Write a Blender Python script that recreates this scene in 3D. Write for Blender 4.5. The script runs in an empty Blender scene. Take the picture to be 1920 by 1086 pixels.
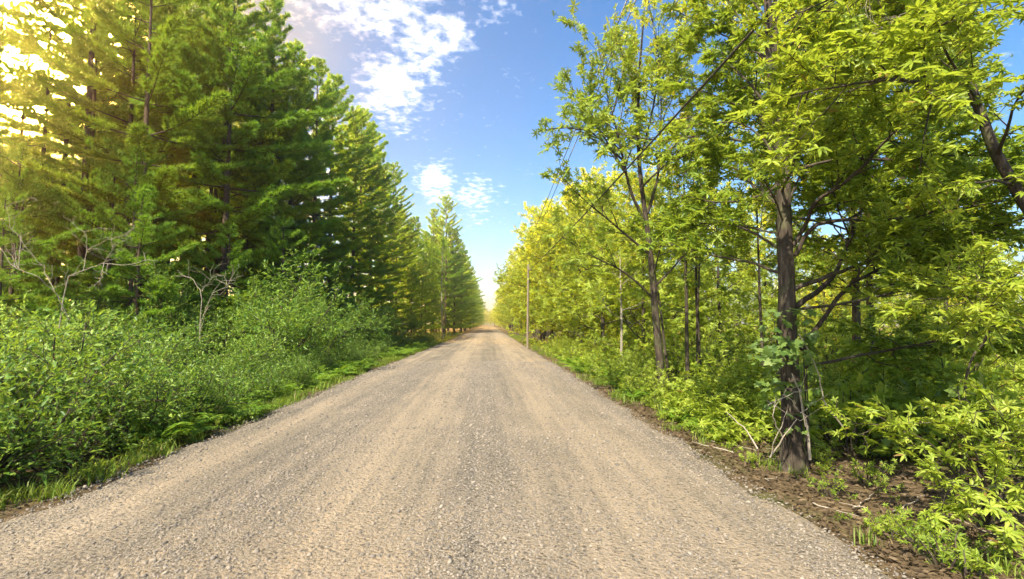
import bpy, math
import numpy as np
from mathutils import Vector

RNG = np.random.default_rng(7)
PI = math.pi
scene = bpy.context.scene
col = scene.collection

# ------------------------------------------------------------------ camera
EYE = 1.7
YAW, PITCH = math.radians(2.57), math.radians(3.81)
cam_d = bpy.data.cameras.new('camera')
cam = bpy.data.objects.new('camera', cam_d)
col.objects.link(cam)
cam.location = (0, 0, EYE)
cam.rotation_euler = (PI / 2 + PITCH, 0, -YAW)
cam_d.sensor_width = 36
cam_d.lens = 18
cam_d.clip_start = 0.05
cam_d.clip_end = 3000
scene.camera = cam
sy, cy, sp, cp = math.sin(YAW), math.cos(YAW), math.sin(PITCH), math.cos(PITCH)
FW = np.array([sy * cp, cy * cp, sp])
RT = np.array([cy, -sy, 0.0])
UP = np.cross(RT, FW)


def at(px, py, Y):
    """World point seen at a pixel of the 1920 px photograph, at distance Y down the road."""
    d = FW + RT * (px - 960) / 960 + UP * (543 - py) / 960
    return np.array([0, 0, EYE]) + d * (Y / d[1])


def direction(px, py):
    d = FW + RT * (px - 960) / 960 + UP * (543 - py) / 960
    return d / np.linalg.norm(d)


# ------------------------------------------------------------------ materials
def new_mat(name):
    m = bpy.data.materials.new(name)
    m.use_nodes = True
    nt = m.node_tree
    nt.nodes.clear()
    return m, nt, nt.nodes, nt.links


def ramp(nt, fac, stops):
    r = nt.nodes.new('ShaderNodeValToRGB')
    els = r.color_ramp.elements
    while len(els) < len(stops):
        els.new(0.5)
    for e, (p, c) in zip(els, stops):
        e.position = p
        e.color = (c[0], c[1], c[2], 1)
    nt.links.new(fac, r.inputs[0])
    return r.outputs[0]


def math_node(nt, op, a, b=None, clamp=False):
    n = nt.nodes.new('ShaderNodeMath')
    n.operation = op
    n.use_clamp = clamp
    for i, v in enumerate((a, b)):
        if v is None:
            continue
        if isinstance(v, (int, float)):
            n.inputs[i].default_value = v
        else:
            nt.links.new(v, n.inputs[i])
    return n.outputs[0]


def noise(nt, vec, scale, detail=3, rough=0.55, dist=0.0):
    n = nt.nodes.new('ShaderNodeTexNoise')
    n.inputs['Scale'].default_value = scale
    n.inputs['Detail'].default_value = detail
    n.inputs['Roughness'].default_value = rough
    n.inputs['Distortion'].default_value = dist
    nt.links.new(vec, n.inputs['Vector'])
    return n.outputs[0]


def mapping(nt, vec, scale):
    n = nt.nodes.new('ShaderNodeMapping')
    n.inputs['Scale'].default_value = scale
    nt.links.new(vec, n.inputs[0])
    return n.outputs[0]


def mixc(nt, fac, a, b, mode='MIX'):
    n = nt.nodes.new('ShaderNodeMix')
    n.data_type = 'RGBA'
    n.blend_type = mode
    for sock, v in ((n.inputs[0], fac), (n.inputs[6], a), (n.inputs[7], b)):
        if isinstance(v, (int, float)):
            sock.default_value = v
        elif isinstance(v, tuple):
            sock.default_value = (v[0], v[1], v[2], 1)
        else:
            nt.links.new(v, sock)
    return n.outputs[2]


def leaf_mat(name, dark, mid, light, through, mix=0.42, rough=0.42, spec=0.35, odd=None):
    m, nt, N, L = new_mat(name)
    geo = N.new('ShaderNodeNewGeometry')
    oi = N.new('ShaderNodeObjectInfo')
    tc = N.new('ShaderNodeTexCoord')
    big = noise(nt, tc.outputs['Object'], 0.9, 2)
    f = math_node(nt, 'MULTIPLY', geo.outputs['Random Per Island'], 0.62)
    f2 = math_node(nt, 'MULTIPLY', big, 0.5)
    f = math_node(nt, 'ADD', f, f2)
    f3 = math_node(nt, 'MULTIPLY', math_node(nt, 'SUBTRACT', oi.outputs['Random'], 0.5), 0.24)
    f = math_node(nt, 'ADD', f, f3, True)
    stops = [(0.08, dark), (0.5, mid), (0.92, light)]
    c = ramp(nt, f, stops)
    if odd:
        k = math_node(nt, 'GREATER_THAN', geo.outputs['Random Per Island'], 0.988)
        c = mixc(nt, k, c, odd)
    bs = N.new('ShaderNodeBsdfPrincipled')
    L.new(c, bs.inputs['Base Color'])
    bs.inputs['Roughness'].default_value = rough
    bs.inputs['Specular IOR Level'].default_value = spec
    tr = N.new('ShaderNodeBsdfTranslucent')
    tcol = mixc(nt, 0.6, c, through)
    L.new(tcol, tr.inputs[0])
    mx = N.new('ShaderNodeMixShader')
    mx.inputs[0].default_value = mix
    L.new(bs.outputs[0], mx.inputs[1])
    L.new(tr.outputs[0], mx.inputs[2])
    out = N.new('ShaderNodeOutputMaterial')
    L.new(mx.outputs[0], out.inputs[0])
    return m


def bark_mat(name, a, b, c, scale=(9, 9, 1.6), bump=0.6, moss=None):
    m, nt, N, L = new_mat(name)
    tc = N.new('ShaderNodeTexCoord')
    v = mapping(nt, tc.outputs['Object'], scale)
    n1 = noise(nt, v, 3.0, 6, 0.65, 0.6)
    n2 = noise(nt, tc.outputs['Object'], 1.3, 3)
    cc = ramp(nt, n1, [(0.3, a), (0.52, b), (0.75, c)])
    cc = mixc(nt, math_node(nt, 'MULTIPLY', n2, 0.55), cc, a)
    if moss:
        k = ramp(nt, noise(nt, tc.outputs['Object'], 2.6, 4), [(0.52, (0, 0, 0)), (0.68, (1, 1, 1))])
        cc = mixc(nt, math_node(nt, 'MULTIPLY', k, 0.55), cc, moss)
    bs = N.new('ShaderNodeBsdfPrincipled')
    L.new(cc, bs.inputs['Base Color'])
    bs.inputs['Roughness'].default_value = 0.9
    bs.inputs['Specular IOR Level'].default_value = 0.15
    bp = N.new('ShaderNodeBump')
    bp.inputs['Strength'].default_value = bump
    bp.inputs['Distance'].default_value = 0.02
    L.new(n1, bp.inputs['Height'])
    L.new(bp.outputs[0], bs.inputs['Normal'])
    out = N.new('ShaderNodeOutputMaterial')
    L.new(bs.outputs[0], out.inputs[0])
    return m


def plain_mat(name, c, rough=0.6, metal=0.0):
    m, nt, N, L = new_mat(name)
    tc = N.new('ShaderNodeTexCoord')
    n = noise(nt, tc.outputs['Object'], 30, 4)
    cc = mixc(nt, n, tuple(x * 0.75 for x in c), tuple(min(1, x * 1.25) for x in c))
    bs = N.new('ShaderNodeBsdfPrincipled')
    L.new(cc, bs.inputs['Base Color'])
    bs.inputs['Roughness'].default_value = rough
    bs.inputs['Metallic'].default_value = metal
    out = N.new('ShaderNodeOutputMaterial')
    L.new(bs.outputs[0], out.inputs[0])
    return m


M = {}
M['needle'] = leaf_mat('pine_needle', (0.09, 0.18, 0.014), (0.20, 0.325, 0.022), (0.34, 0.45, 0.04),
                       (0.46, 0.54, 0.02), 0.42, 0.5, 0.2)  # yellower than the edge needles; golden glow partly put into the colour
M['needle_edge'] = leaf_mat('pine_needle_edge', (0.07, 0.17, 0.014), (0.17, 0.31, 0.024), (0.31, 0.43, 0.045),
                            (0.33, 0.50, 0.02), 0.40, 0.5, 0.2)
M['leaf_bright'] = leaf_mat('leaf_bright', (0.11, 0.175, 0.018), (0.25, 0.335, 0.034), (0.42, 0.48, 0.075),
                            (0.60, 0.68, 0.04), 0.46, 0.42, 0.3, odd=(0.28, 0.17, 0.05))
M['leaf_green'] = leaf_mat('leaf_green', (0.07, 0.135, 0.016), (0.19, 0.28, 0.03), (0.36, 0.43, 0.06),
                           (0.52, 0.62, 0.04), 0.46, 0.42, 0.3, odd=(0.24, 0.15, 0.05))
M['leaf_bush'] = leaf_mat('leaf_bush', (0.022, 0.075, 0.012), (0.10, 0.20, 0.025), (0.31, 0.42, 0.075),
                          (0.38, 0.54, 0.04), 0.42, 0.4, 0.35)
M['leaf_sapling'] = leaf_mat('leaf_sapling', (0.045, 0.13, 0.018), (0.11, 0.22, 0.025), (0.23, 0.34, 0.05),
                             (0.38, 0.52, 0.04), 0.44, 0.42, 0.35)
M['leaf_vine'] = leaf_mat('leaf_vine', (0.045, 0.10, 0.02), (0.11, 0.18, 0.035), (0.22, 0.28, 0.08),
                          (0.40, 0.48, 0.06), 0.35, 0.5, 0.35)
M['fern'] = leaf_mat('fern_frond', (0.05, 0.13, 0.014), (0.12, 0.23, 0.02), (0.24, 0.34, 0.04),
                     (0.42, 0.56, 0.02), 0.44, 0.5, 0.25)
M['grass'] = leaf_mat('grass_blade', (0.05, 0.11, 0.012), (0.12, 0.2, 0.02), (0.26, 0.3, 0.05),
                      (0.42, 0.52, 0.03), 0.42, 0.5, 0.25, odd=(0.32, 0.25, 0.12))
M['litter'] = leaf_mat('dead_leaf', (0.035, 0.024, 0.014), (0.085, 0.058, 0.032), (0.19, 0.14, 0.08),
                       (0.25, 0.17, 0.06), 0.15, 0.7, 0.2)
M['bark_pine'] = bark_mat('pine_bark', (0.045, 0.03, 0.02), (0.11, 0.075, 0.05), (0.22, 0.16, 0.11))
M['bark'] = bark_mat('broadleaf_bark', (0.024, 0.019, 0.014), (0.075, 0.058, 0.042), (0.19, 0.155, 0.115),
                     (8, 8, 1.5), 1.0, moss=(0.09, 0.11, 0.035))
M['bark_pale'] = bark_mat('pale_bark', (0.16, 0.14, 0.11), (0.30, 0.27, 0.21), (0.46, 0.42, 0.34), (6, 6, 3))
M['twig_dead'] = bark_mat('dead_twig', (0.22, 0.18, 0.13), (0.36, 0.31, 0.24), (0.5, 0.45, 0.36), (20, 20, 5), 0.3)
M['pole_wood'] = bark_mat('pole_wood', (0.13, 0.10, 0.07), (0.25, 0.2, 0.15), (0.36, 0.3, 0.23), (14, 14, 0.6), 0.3)
M['metal'] = plain_mat('galvanised_metal', (0.3, 0.3, 0.3), 0.45, 0.8)
M['ceramic'] = plain_mat('insulator_glaze', (0.22, 0.2, 0.18), 0.25)
M['cable'] = plain_mat('cable_black', (0.025, 0.024, 0.022), 0.6)


def stone_mat():
    m, nt, N, L = new_mat('gravel_stone')
    geo = N.new('ShaderNodeNewGeometry')
    c = ramp(nt, geo.outputs['Random Per Island'],
             [(0.0, (0.022, 0.02, 0.018)), (0.38, (0.08, 0.07, 0.058)), (0.7, (0.185, 0.15, 0.11)), (1.0, (0.24, 0.2, 0.146))])
    tc = N.new('ShaderNodeTexCoord')
    n = noise(nt, tc.outputs['Object'], 120, 3)
    c = mixc(nt, 0.35, c, mixc(nt, n, (0.15, 0.13, 0.11), (0.5, 0.44, 0.36)))
    bs = N.new('ShaderNodeBsdfPrincipled')
    L.new(c, bs.inputs['Base Color'])
    bs.inputs['Roughness'].default_value = 0.85
    bs.inputs['Specular IOR Level'].default_value = 0.2
    out = N.new('ShaderNodeOutputMaterial')
    L.new(bs.outputs[0], out.inputs[0])
    return m


def road_mat():
    m, nt, N, L = new_mat('gravel_road')
    tc = N.new('ShaderNodeTexCoord')
    P = tc.outputs['Object']
    sep = N.new('ShaderNodeSeparateXYZ')
    L.new(P, sep.inputs[0])
    # lengthwise bands of loose grey stone and compacted tan dirt; they wander a little
    wob = math_node(nt, 'MULTIPLY', math_node(nt, 'SUBTRACT', noise(nt, P, 0.16, 3), 0.5), 1.3)
    xw = math_node(nt, 'ADD', sep.outputs[0], wob)
    fr = math_node(nt, 'MULTIPLY', math_node(nt, 'ADD', xw, 4.4), 1 / 7.3)
    band = ramp(nt, fr, [(0.0, (.55,) * 3), (0.07, (.75,) * 3), (0.12, (.2,) * 3), (0.2, (.65,) * 3), (0.30, (.8,) * 3),
                         (0.40, (.12,) * 3), (0.48, (.25,) * 3), (0.58, (.78,) * 3), (0.66, (.66,) * 3), (0.76, (.12,) * 3),
                         (0.85, (.35,) * 3), (0.93, (.5,) * 3), (1.0, (.7,) * 3)])
    pat = noise(nt, mapping(nt, P, (1.0, 0.3, 1)), 1.6, 5, 0.6)
    streak = noise(nt, mapping(nt, P, (5.0, 0.12, 1)), 1.0, 4, 0.6)
    k = math_node(nt, 'ADD', band, math_node(nt, 'MULTIPLY', math_node(nt, 'SUBTRACT', pat, 0.5), 1.3))
    k = math_node(nt, 'ADD', k, math_node(nt, 'MULTIPLY', math_node(nt, 'SUBTRACT', streak, 0.5), 1.9), True)
    base = mixc(nt, k, (0.305, 0.243, 0.165), (0.145, 0.126, 0.096))
    # pale dusty patches
    pale = ramp(nt, noise(nt, mapping(nt, P, (0.7, 0.4, 1)), 0.9, 4), [(0.52, (0, 0, 0)), (0.72, (1, 1, 1))])
    base = mixc(nt, math_node(nt, 'MULTIPLY', pale, 0.5), base, (0.355, 0.285, 0.198))
    # stones
    vo = N.new('ShaderNodeTexVoronoi')
    vo.inputs['Scale'].default_value = 30
    L.new(P, vo.inputs['Vector'])
    stone_c = ramp(nt, vo.outputs['Color'], [(0.1, (0.07, 0.062, 0.05)), (0.5, (0.20, 0.17, 0.13)), (0.9, (0.38, 0.32, 0.24))])
    smask = math_node(nt, 'LESS_THAN', vo.outputs['Distance'], 0.36)
    smask = math_node(nt, 'MULTIPLY', smask, math_node(nt, 'MULTIPLY', k, 0.75))
    base = mixc(nt, smask, base, stone_c)
    vp = N.new('ShaderNodeTexVoronoi')
    vp.inputs['Scale'].default_value = 15
    L.new(P, vp.inputs['Vector'])
    pit = math_node(nt, 'LESS_THAN', vp.outputs['Distance'], 0.22)
    base = mixc(nt, math_node(nt, 'MULTIPLY', pit, 0.7), base, (0.06, 0.052, 0.042))
    fine = noise(nt, P, 210, 3, 0.7)
    base = mixc(nt, 0.8, base, ramp(nt, fine, [(0.3, (.7, .7, .7)), (0.7, (1.25, 1.25, 1.25))]), 'MULTIPLY')
    grit = noise(nt, P, 34, 4, 0.7)
    gk = math_node(nt, 'ADD', 0.35, math_node(nt, 'MULTIPLY', k, 0.6))
    base = mixc(nt, gk, base, ramp(nt, grit, [(0.36, (.2, .2, .2)), (0.48, (1.02, 1.02, 1.02)), (0.7, (1.15, 1.15, 1.15))]), 'MULTIPLY')
    bs = N.new('ShaderNodeBsdfPrincipled')
    L.new(base, bs.inputs['Base Color'])
    bs.inputs['Roughness'].default_value = 0.92
    bs.inputs['Specular IOR Level'].default_value = 0.15
    bp = N.new('ShaderNodeBump')
    bp.inputs['Strength'].default_value = 1.0
    bp.inputs['Distance'].default_value = 0.022
    h = math_node(nt, 'ADD', math_node(nt, 'MULTIPLY', vo.outputs['Distance'], -0.8), math_node(nt, 'MULTIPLY', grit, 1.4))
    L.new(h, bp.inputs['Height'])
    L.new(bp.outputs[0], bs.inputs['Normal'])
    out = N.new('ShaderNodeOutputMaterial')
    L.new(bs.outputs[0], out.inputs[0])
    return m


def ground_mat():
    m, nt, N, L = new_mat('forest_floor')
    tc = N.new('ShaderNodeTexCoord')
    P = tc.outputs['Object']
    n1 = noise(nt, P, 0.6, 4)
    n2 = noise(nt, P, 9, 5, 0.7)
    n3 = noise(nt, P, 60, 3, 0.7)
    c = ramp(nt, n2, [(0.3, (0.03, 0.022, 0.013)), (0.5, (0.10, 0.072, 0.04)), (0.72, (0.2, 0.145, 0.085))])
    c = mixc(nt, ramp(nt, n1, [(0.5, (0, 0, 0)), (0.7, (.7, .7, .7))]), c, (0.07, 0.1, 0.022))
    c = mixc(nt, 0.55, c, ramp(nt, n3, [(0.3, (.35, .35, .35)), (0.65, (1.35, 1.3, 1.2))]), 'MULTIPLY')
    bs = N.new('ShaderNodeBsdfPrincipled')
    L.new(c, bs.inputs['Base Color'])
    bs.inputs['Roughness'].default_value = 0.95
    bs.inputs['Specular IOR Level'].default_value = 0.1
    bp = N.new('ShaderNodeBump')
    bp.inputs['Strength'].default_value = 0.9
    bp.inputs['Distance'].default_value = 0.03
    L.new(math_node(nt, 'ADD', n2, math_node(nt, 'MULTIPLY', n3, 0.4)), bp.inputs['Height'])
    L.new(bp.outputs[0], bs.inputs['Normal'])
    out = N.new('ShaderNodeOutputMaterial')
    L.new(bs.outputs[0], out.inputs[0])
    return m


M['stone'] = stone_mat()
M['road'] = road_mat()
M['ground'] = ground_mat()


# ------------------------------------------------------------------ mesh helpers
class Geo:
    """Collects vertices and faces, builds one mesh."""

    def __init__(self):
        self.v, self.q, self.t, self.n = [], [], [], 0

    def add(self, v, quads=None, tris=None):
        v = np.asarray(v, dtype=np.float64).reshape(-1, 3)
        if quads is not None and len(quads):
            self.q.append(np.asarray(quads).reshape(-1, 4) + self.n)
        if tris is not None and len(tris):
            self.t.append(np.asarray(tris).reshape(-1, 3) + self.n)
        self.v.append(v)
        self.n += len(v)

    def inst(self, tv, tq, tt, pos, R, s):
        """Place N copies of a template: R (N,3,3) has columns right, forward, up."""
        pos = np.asarray(pos)
        n, k = len(pos), len(tv)
        if n == 0:
            return
        v = np.einsum('nij,kj->nki', R, tv) * np.asarray(s).reshape(-1, 1, 1) + pos[:, None, :]
        off = (np.arange(n) * k)[:, None, None]
        q = (np.asarray(tq)[None] + off).reshape(-1, 4) if tq is not None and len(tq) else None
        t = (np.asarray(tt)[None] + off).reshape(-1, 3) if tt is not None and len(tt) else None
        self.add(v.reshape(-1, 3), q, t)

    def tube(self, pts, rad, sides=6, cap=True):
        pts = np.asarray(pts, dtype=float)
        rad = np.asarray(rad, dtype=float)
        n = len(pts)
        tan = np.gradient(pts, axis=0)
        tan /= np.linalg.norm(tan, axis=1, keepdims=True) + 1e-9
        ref = np.array([0.31, 0.95, 0.05]) if abs(tan[0, 2]) > 0.6 else np.array([0.05, 0.1, 1.0])
        a = np.cross(tan, ref)
        a /= np.linalg.norm(a, axis=1, keepdims=True) + 1e-9
        b = np.cross(tan, a)
        ang = np.arange(sides) * 2 * PI / sides
        ring = pts[:, None, :] + rad[:, None, None] * (np.cos(ang)[None, :, None] * a[:, None, :] + np.sin(ang)[None, :, None] * b[:, None, :])
        i = np.arange(n - 1)[:, None] * sides
        j = np.arange(sides)[None]
        j2 = (j + 1) % sides
        q = np.stack([i + j, i + sides + j, i + sides + j2, i + j2], -1).reshape(-1, 4)
        v = ring.reshape(-1, 3)
        tris = None
        if cap:
            v = np.vstack([v, pts[-1] + tan[-1] * rad[-1] * 0.6])
            e = (n - 1) * sides
            tris = np.stack([np.full(sides, n * sides), e + (np.arange(sides) + 1) % sides, e + np.arange(sides)], -1)
        self.add(v, q, tris)

    def mesh(self, name, mat, smooth=False):
        me = bpy.data.meshes.new(name)
        V = np.vstack(self.v)
        Q = np.vstack(self.q) if self.q else np.zeros((0, 4), int)
        T = np.vstack(self.t) if self.t else np.zeros((0, 3), int)
        me.vertices.add(len(V))
        me.vertices.foreach_set('co', V.astype(np.float32).ravel())
        loops = np.concatenate([Q.ravel(), T.ravel()]).astype(np.int32)
        me.loops.add(len(loops))
        me.loops.foreach_set('vertex_index', loops)
        starts = np.concatenate([np.arange(len(Q)) * 4, len(Q) * 4 + np.arange(len(T)) * 3]).astype(np.int32)
        me.polygons.add(len(starts))
        me.polygons.foreach_set('loop_start', starts)
        if smooth:
            me.polygons.foreach_set('use_smooth', np.ones(len(starts), dtype=bool))
        me.materials.append(mat)
        me.update(calc_edges=True)
        return me


def link(name, data, parent=None):
    o = bpy.data.objects.new(name, data)
    col.objects.link(o)
    if parent is not None:
        o.parent = parent
    return o


def thing(name, label, cat, loc=(0, 0, 0), rz=0.0, sc=1.0, group=None):
    o = bpy.data.objects.new(name, None)
    col.objects.link(o)
    o.empty_display_size = 0.2
    o.location = loc
    o.rotation_euler = (0, 0, rz)
    o.scale = (sc, sc, sc) if isinstance(sc, (int, float)) else sc
    o['label'] = label
    o['category'] = cat
    if group:
        o['group'] = group
    return o


def tag(o, label, cat, group=None):
    o['label'] = label
    o['category'] = cat
    if group:
        o['group'] = group
    return o


def place(name, parts, label, cat, loc, rz=0.0, sc=1.0, group=None):
    """A thing from shared part meshes: parts is a list of (part name, mesh, children)."""
    t = thing(name, label, cat, loc, rz, sc, group)
    for p in parts:
        link(p[0], p[1], t)
    return t


def unit(v):
    v = np.asarray(v, float)
    return v / (np.linalg.norm(v, axis=-1, keepdims=True) + 1e-9)


def frames(fwd, up):
    f = unit(fwd)
    r = unit(np.cross(f, up))
    u = np.cross(r, f)
    return np.stack([r, f, u], axis=-1)


# ------------------------------------------------------------------ leaf templates
def leaf_tpl(L=1.0, w=0.36, fold=0.06, droop=0.12):
    v = np.array([(0, 0, 0), (w * .5, .32 * L, fold), (w * .40, .66 * L, fold - droop * .35), (0, L, -droop),
                  (-w * .5, .32 * L, fold), (-w * .40, .66 * L, fold - droop * .35)], float)
    return v, np.array([(0, 1, 2, 3), (0, 3, 5, 4)])


def star_tpl(rng, k=6, L=1.0, w=0.25):
    V, Q, n = [], [], 0
    for i in range(k):
        a = (i - (k - 1) / 2) / k * 2 * PI * 0.86 + rng.normal(0, 0.14)
        l = L * (1 - 0.28 * abs(a) / PI) * rng.uniform(0.82, 1.1)
        v, q = leaf_tpl(l, w * rng.uniform(0.85, 1.2), 0.05 * L, L * rng.uniform(0.02, 0.3))
        pitch = rng.normal(0.1, 0.18)
        c, s = math.cos(pitch), math.sin(pitch)
        v = v @ np.array([[1, 0, 0], [0, c, s], [0, -s, c]])
        c, s = math.cos(a), math.sin(a)
        v = v @ np.array([[c, -s, 0], [s, c, 0], [0, 0, 1]])
        V.append(v)
        Q.append(q + n)
        n += len(v)
    return np.vstack(V), np.vstack(Q)


def lobed_tpl():
    out = [(0, 0), (.30, -.10), (.62, .12), (.40, .30), (.60, .62), (.26, .58), (0, 1.0),
           (-.26, .58), (-.60, .62), (-.40, .30), (-.62, .12), (-.30, -.10)]
    v = [(0, .32, .03)] + [(x, y, -.16 * (x * x + max(0, y - .3) ** 2)) for x, y in out]
    n = len(out)
    return np.array(v, float), np.array([(0, 1 + i, 1 + (i + 1) % n) for i in range(n)])


STARS = [star_tpl(np.random.default_rng(50 + i), k) for i, k in enumerate((6, 7, 8, 7, 6, 8))]
OVAL = leaf_tpl(1, 0.42, 0.05, 0.16)
NARROW = leaf_tpl(1, 0.3, 0.05, 0.22)
LOBED = lobed_tpl()


def put_leaves(g, rng, pos, dirs, size, kind, tilt=0.45, jitter=0.34):
    pos, dirs = np.asarray(pos), np.asarray(dirs)
    n = len(pos)
    if n == 0:
        return
    up = np.array([0, 0, 1.0]) + rng.normal(0, tilt, (n, 3))
    R = frames(dirs + rng.normal(0, 0.25, (n, 3)), up)
    s = size * np.clip(rng.normal(1, jitter, n), 0.5, 1.6)
    if kind == 'star':
        pick = rng.integers(0, len(STARS), n)
        for i, (v, q) in enumerate(STARS):
            k = pick == i
            g.inst(v, q, None, pos[k], R[k], s[k])
    elif kind == 'lobed':
        g.inst(LOBED[0], None, LOBED[1], pos, R, s)
    else:
        v, q = OVAL if kind == 'oval' else NARROW
        g.inst(v, q, None, pos, R, s)


# ------------------------------------------------------------------ broadleaf growth
class Grower:
    def __init__(self, rng, levels, kids, ratio, spread, lift, leaf_gap, sides=(8, 6, 4, 3), wander=0.16, twig=0.0035,
                 start=0.22, flat=0.0, side_leaf=0.8):
        self.rng, self.levels, self.kids, self.ratio = rng, levels, kids, ratio
        self.spread, self.lift, self.leaf_gap, self.sides = spread, lift, leaf_gap, sides
        self.wander, self.twig, self.start, self.flat, self.side_leaf = wander, twig, start, flat, side_leaf
        self.bark = Geo()
        self.pos, self.dir = [], []

    def curve(self, p, d, L, lvl):
        rng = self.rng
        n = max(3, int(6 - lvl)) + (1 if L > 2 else 0)
        pts = [np.array(p, float)]
        d = unit(d)
        for i in range(n):
            d = unit(d + rng.normal(0, self.wander, 3) + np.array([0, 0, self.lift * (0.5 if lvl else 1)]))
            pts.append(pts[-1] + d * L / n)
        return np.array(pts)

    def limb(self, p, d, L, r, lvl):
        self.guided(self.curve(p, d, L, lvl), r, lvl)

    def guided(self, pts, r, lvl, rend=None, start=None, L=None):
        rng = self.rng
        pts = np.asarray(pts, float)
        seg = np.linalg.norm(np.diff(pts, axis=0), axis=1)
        length = seg.sum()
        s = np.concatenate([[0], np.cumsum(seg)]) / length
        r1 = rend if rend is not None else max(self.twig, r * 0.3)
        rad = r + (r1 - r) * s ** 0.8
        self.bark.tube(pts, rad, self.sides[min(lvl, len(self.sides) - 1)])

        def sample(t):
            i = min(len(seg) - 1, max(0, int(np.searchsorted(s, t) - 1)))
            u = (t - s[i]) / max(1e-6, s[i + 1] - s[i])
            return pts[i] + (pts[i + 1] - pts[i]) * u, unit(pts[i + 1] - pts[i]), r + (r1 - r) * t ** 0.8
        if lvl >= self.levels:
            n = max(2, int(length / self.leaf_gap))
            for t in np.linspace(0.15, 1, n):
                p, d, _ = sample(t)
                side = unit(np.cross(d, (0, 0, 1)) * rng.choice((-1, 1)) + rng.normal(0, 0.3, 3))
                w = self.side_leaf * (1 - t ** 3)
                self.pos.append(p + rng.normal(0, 0.015, 3))
                self.dir.append(unit(d * (1.1 - w) + side * w))
            return
        k = self.kids[lvl]
        n = max(2, int(round(k * (length if lvl else 1) * rng.uniform(0.85, 1.15)))) if lvl else k
        st = self.start if start is None else start
        ga = rng.uniform(0, 2 * PI)
        for i in range(n):
            t = st + (1 - st) * (i + rng.uniform(0.2, 0.8)) / n
            p, d, rr = sample(min(t, 0.995))
            ga += 2.4 + rng.normal(0, 0.35)
            a = unit(np.cross(d, (0.2, 0.1, 1) if abs(d[2]) < 0.9 else (1, 0.1, 0)))
            b = np.cross(d, a)
            o = a * math.cos(ga) + b * math.sin(ga)
            if self.flat and lvl:
                o = unit(o * np.array([1, 1, 1 - self.flat]))
            ang = self.spread[lvl] * rng.uniform(0.75, 1.25)
            dd = unit(d * math.cos(ang) + o * math.sin(ang))
            ll = self.ratio[lvl] * (L or length) * (1 - 0.55 * t) * rng.uniform(0.75, 1.25)
            ll = max(ll, 0.12)
            self.limb(p, dd, ll, max(self.twig, min(rr * 0.6, 0.012 * ll + self.twig)), lvl + 1)
        # the leading end keeps leaves too
        for t in (0.8, 0.9, 1.0):
            p, d, _ = sample(t)
            self.pos.append(p)
            self.dir.append(d)

    def meshes(self, name, bark, leaf, size, kind, tilt=0.45, keep=1.0):
        rng = self.rng
        bm = self.bark.mesh(name + '_wood', bark, True)
        g = Geo()
        pos, d = np.array(self.pos), np.array(self.dir)
        if keep < 1:
            k = rng.random(len(pos)) < keep
            pos, d = pos[k], d[k]
        put_leaves(g, rng, pos, d, size, kind, tilt)
        return bm, g.mesh(name + '_leaves', leaf)


def broadleaf(seed, H, R, clear, limbs, leaf, size, kind='star', r=0.1, lean=(0, 0), up=0.7, gap=0.16, bark='bark', keep=1.0, flat=0.3, levels=3):
    rng = np.random.default_rng(seed)
    G = Grower(rng, levels, (0, 2.6, 4.2, 5), (0.5, 0.52, 0.5, 0.5), (0.9, 0.85, 0.8, 0.8), 0.05, gap, flat=flat)
    n = 9
    z = np.linspace(0, 1, n)
    pts = np.stack([lean[0] * z ** 1.4 + np.cumsum(rng.normal(0, 0.02 * H / n, n)) * (z > 0),
                    lean[1] * z ** 1.4 + np.cumsum(rng.normal(0, 0.02 * H / n, n)) * (z > 0), z * H], 1)
    pts[0] = 0
    pts[0, 2] = -0.15
    rad = r * (1 - 0.85 * z) + 0.01
    rad[0] *= 1.35
    G.bark.tube(pts, rad, 9)
    ga = rng.uniform(0, 6)
    for i in range(limbs):
        t = clear + (1 - clear) * ((i + 0.5) / limbs) ** 0.9
        p = np.array([np.interp(t, z, pts[:, j]) for j in range(3)])
        ga += 2.4 + rng.normal(0, 0.3)
        prof = math.sin(min(1, (1.02 - t) / (1.02 - clear) * 0.9 + 0.1) * PI * 0.62)
        el = up * (0.35 + 0.9 * (t - clear) / (1 - clear)) + rng.normal(0, 0.12)
        d = (math.cos(ga) * math.cos(el), math.sin(ga) * math.cos(el), math.sin(el))
        L = R * (0.3 + 0.8 * prof) * rng.uniform(0.8, 1.2)
        G.limb(p, d, L, max(0.012, r * 0.42 * (1 - 0.6 * t)), 1)
    return G.meshes('broadleaf', M[bark], M[leaf], size, kind, keep=keep)


# ------------------------------------------------------------------ pines
def tuft_tpl(rng, n=13):
    V, T = [], []
    for i in range(n):
        a = i * 2.4 + rng.uniform(0, 0.4)
        sp = rng.uniform(0.25, 1.05)
        d = unit((math.sin(sp) * math.cos(a), math.cos(sp), math.sin(sp) * math.sin(a) * 0.9 + 0.12))
        s = unit(np.cross(d, rng.normal(0, 1, 3))) * 0.09
        l = rng.uniform(0.75, 1.1)
        k = len(V)
        V += [s, -s, d * l]
        T.append((k, k + 1, k + 2))
    return np.array(V), np.array(T)


TUFTS = [tuft_tpl(np.random.default_rng(80 + i)) for i in range(4)]


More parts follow.
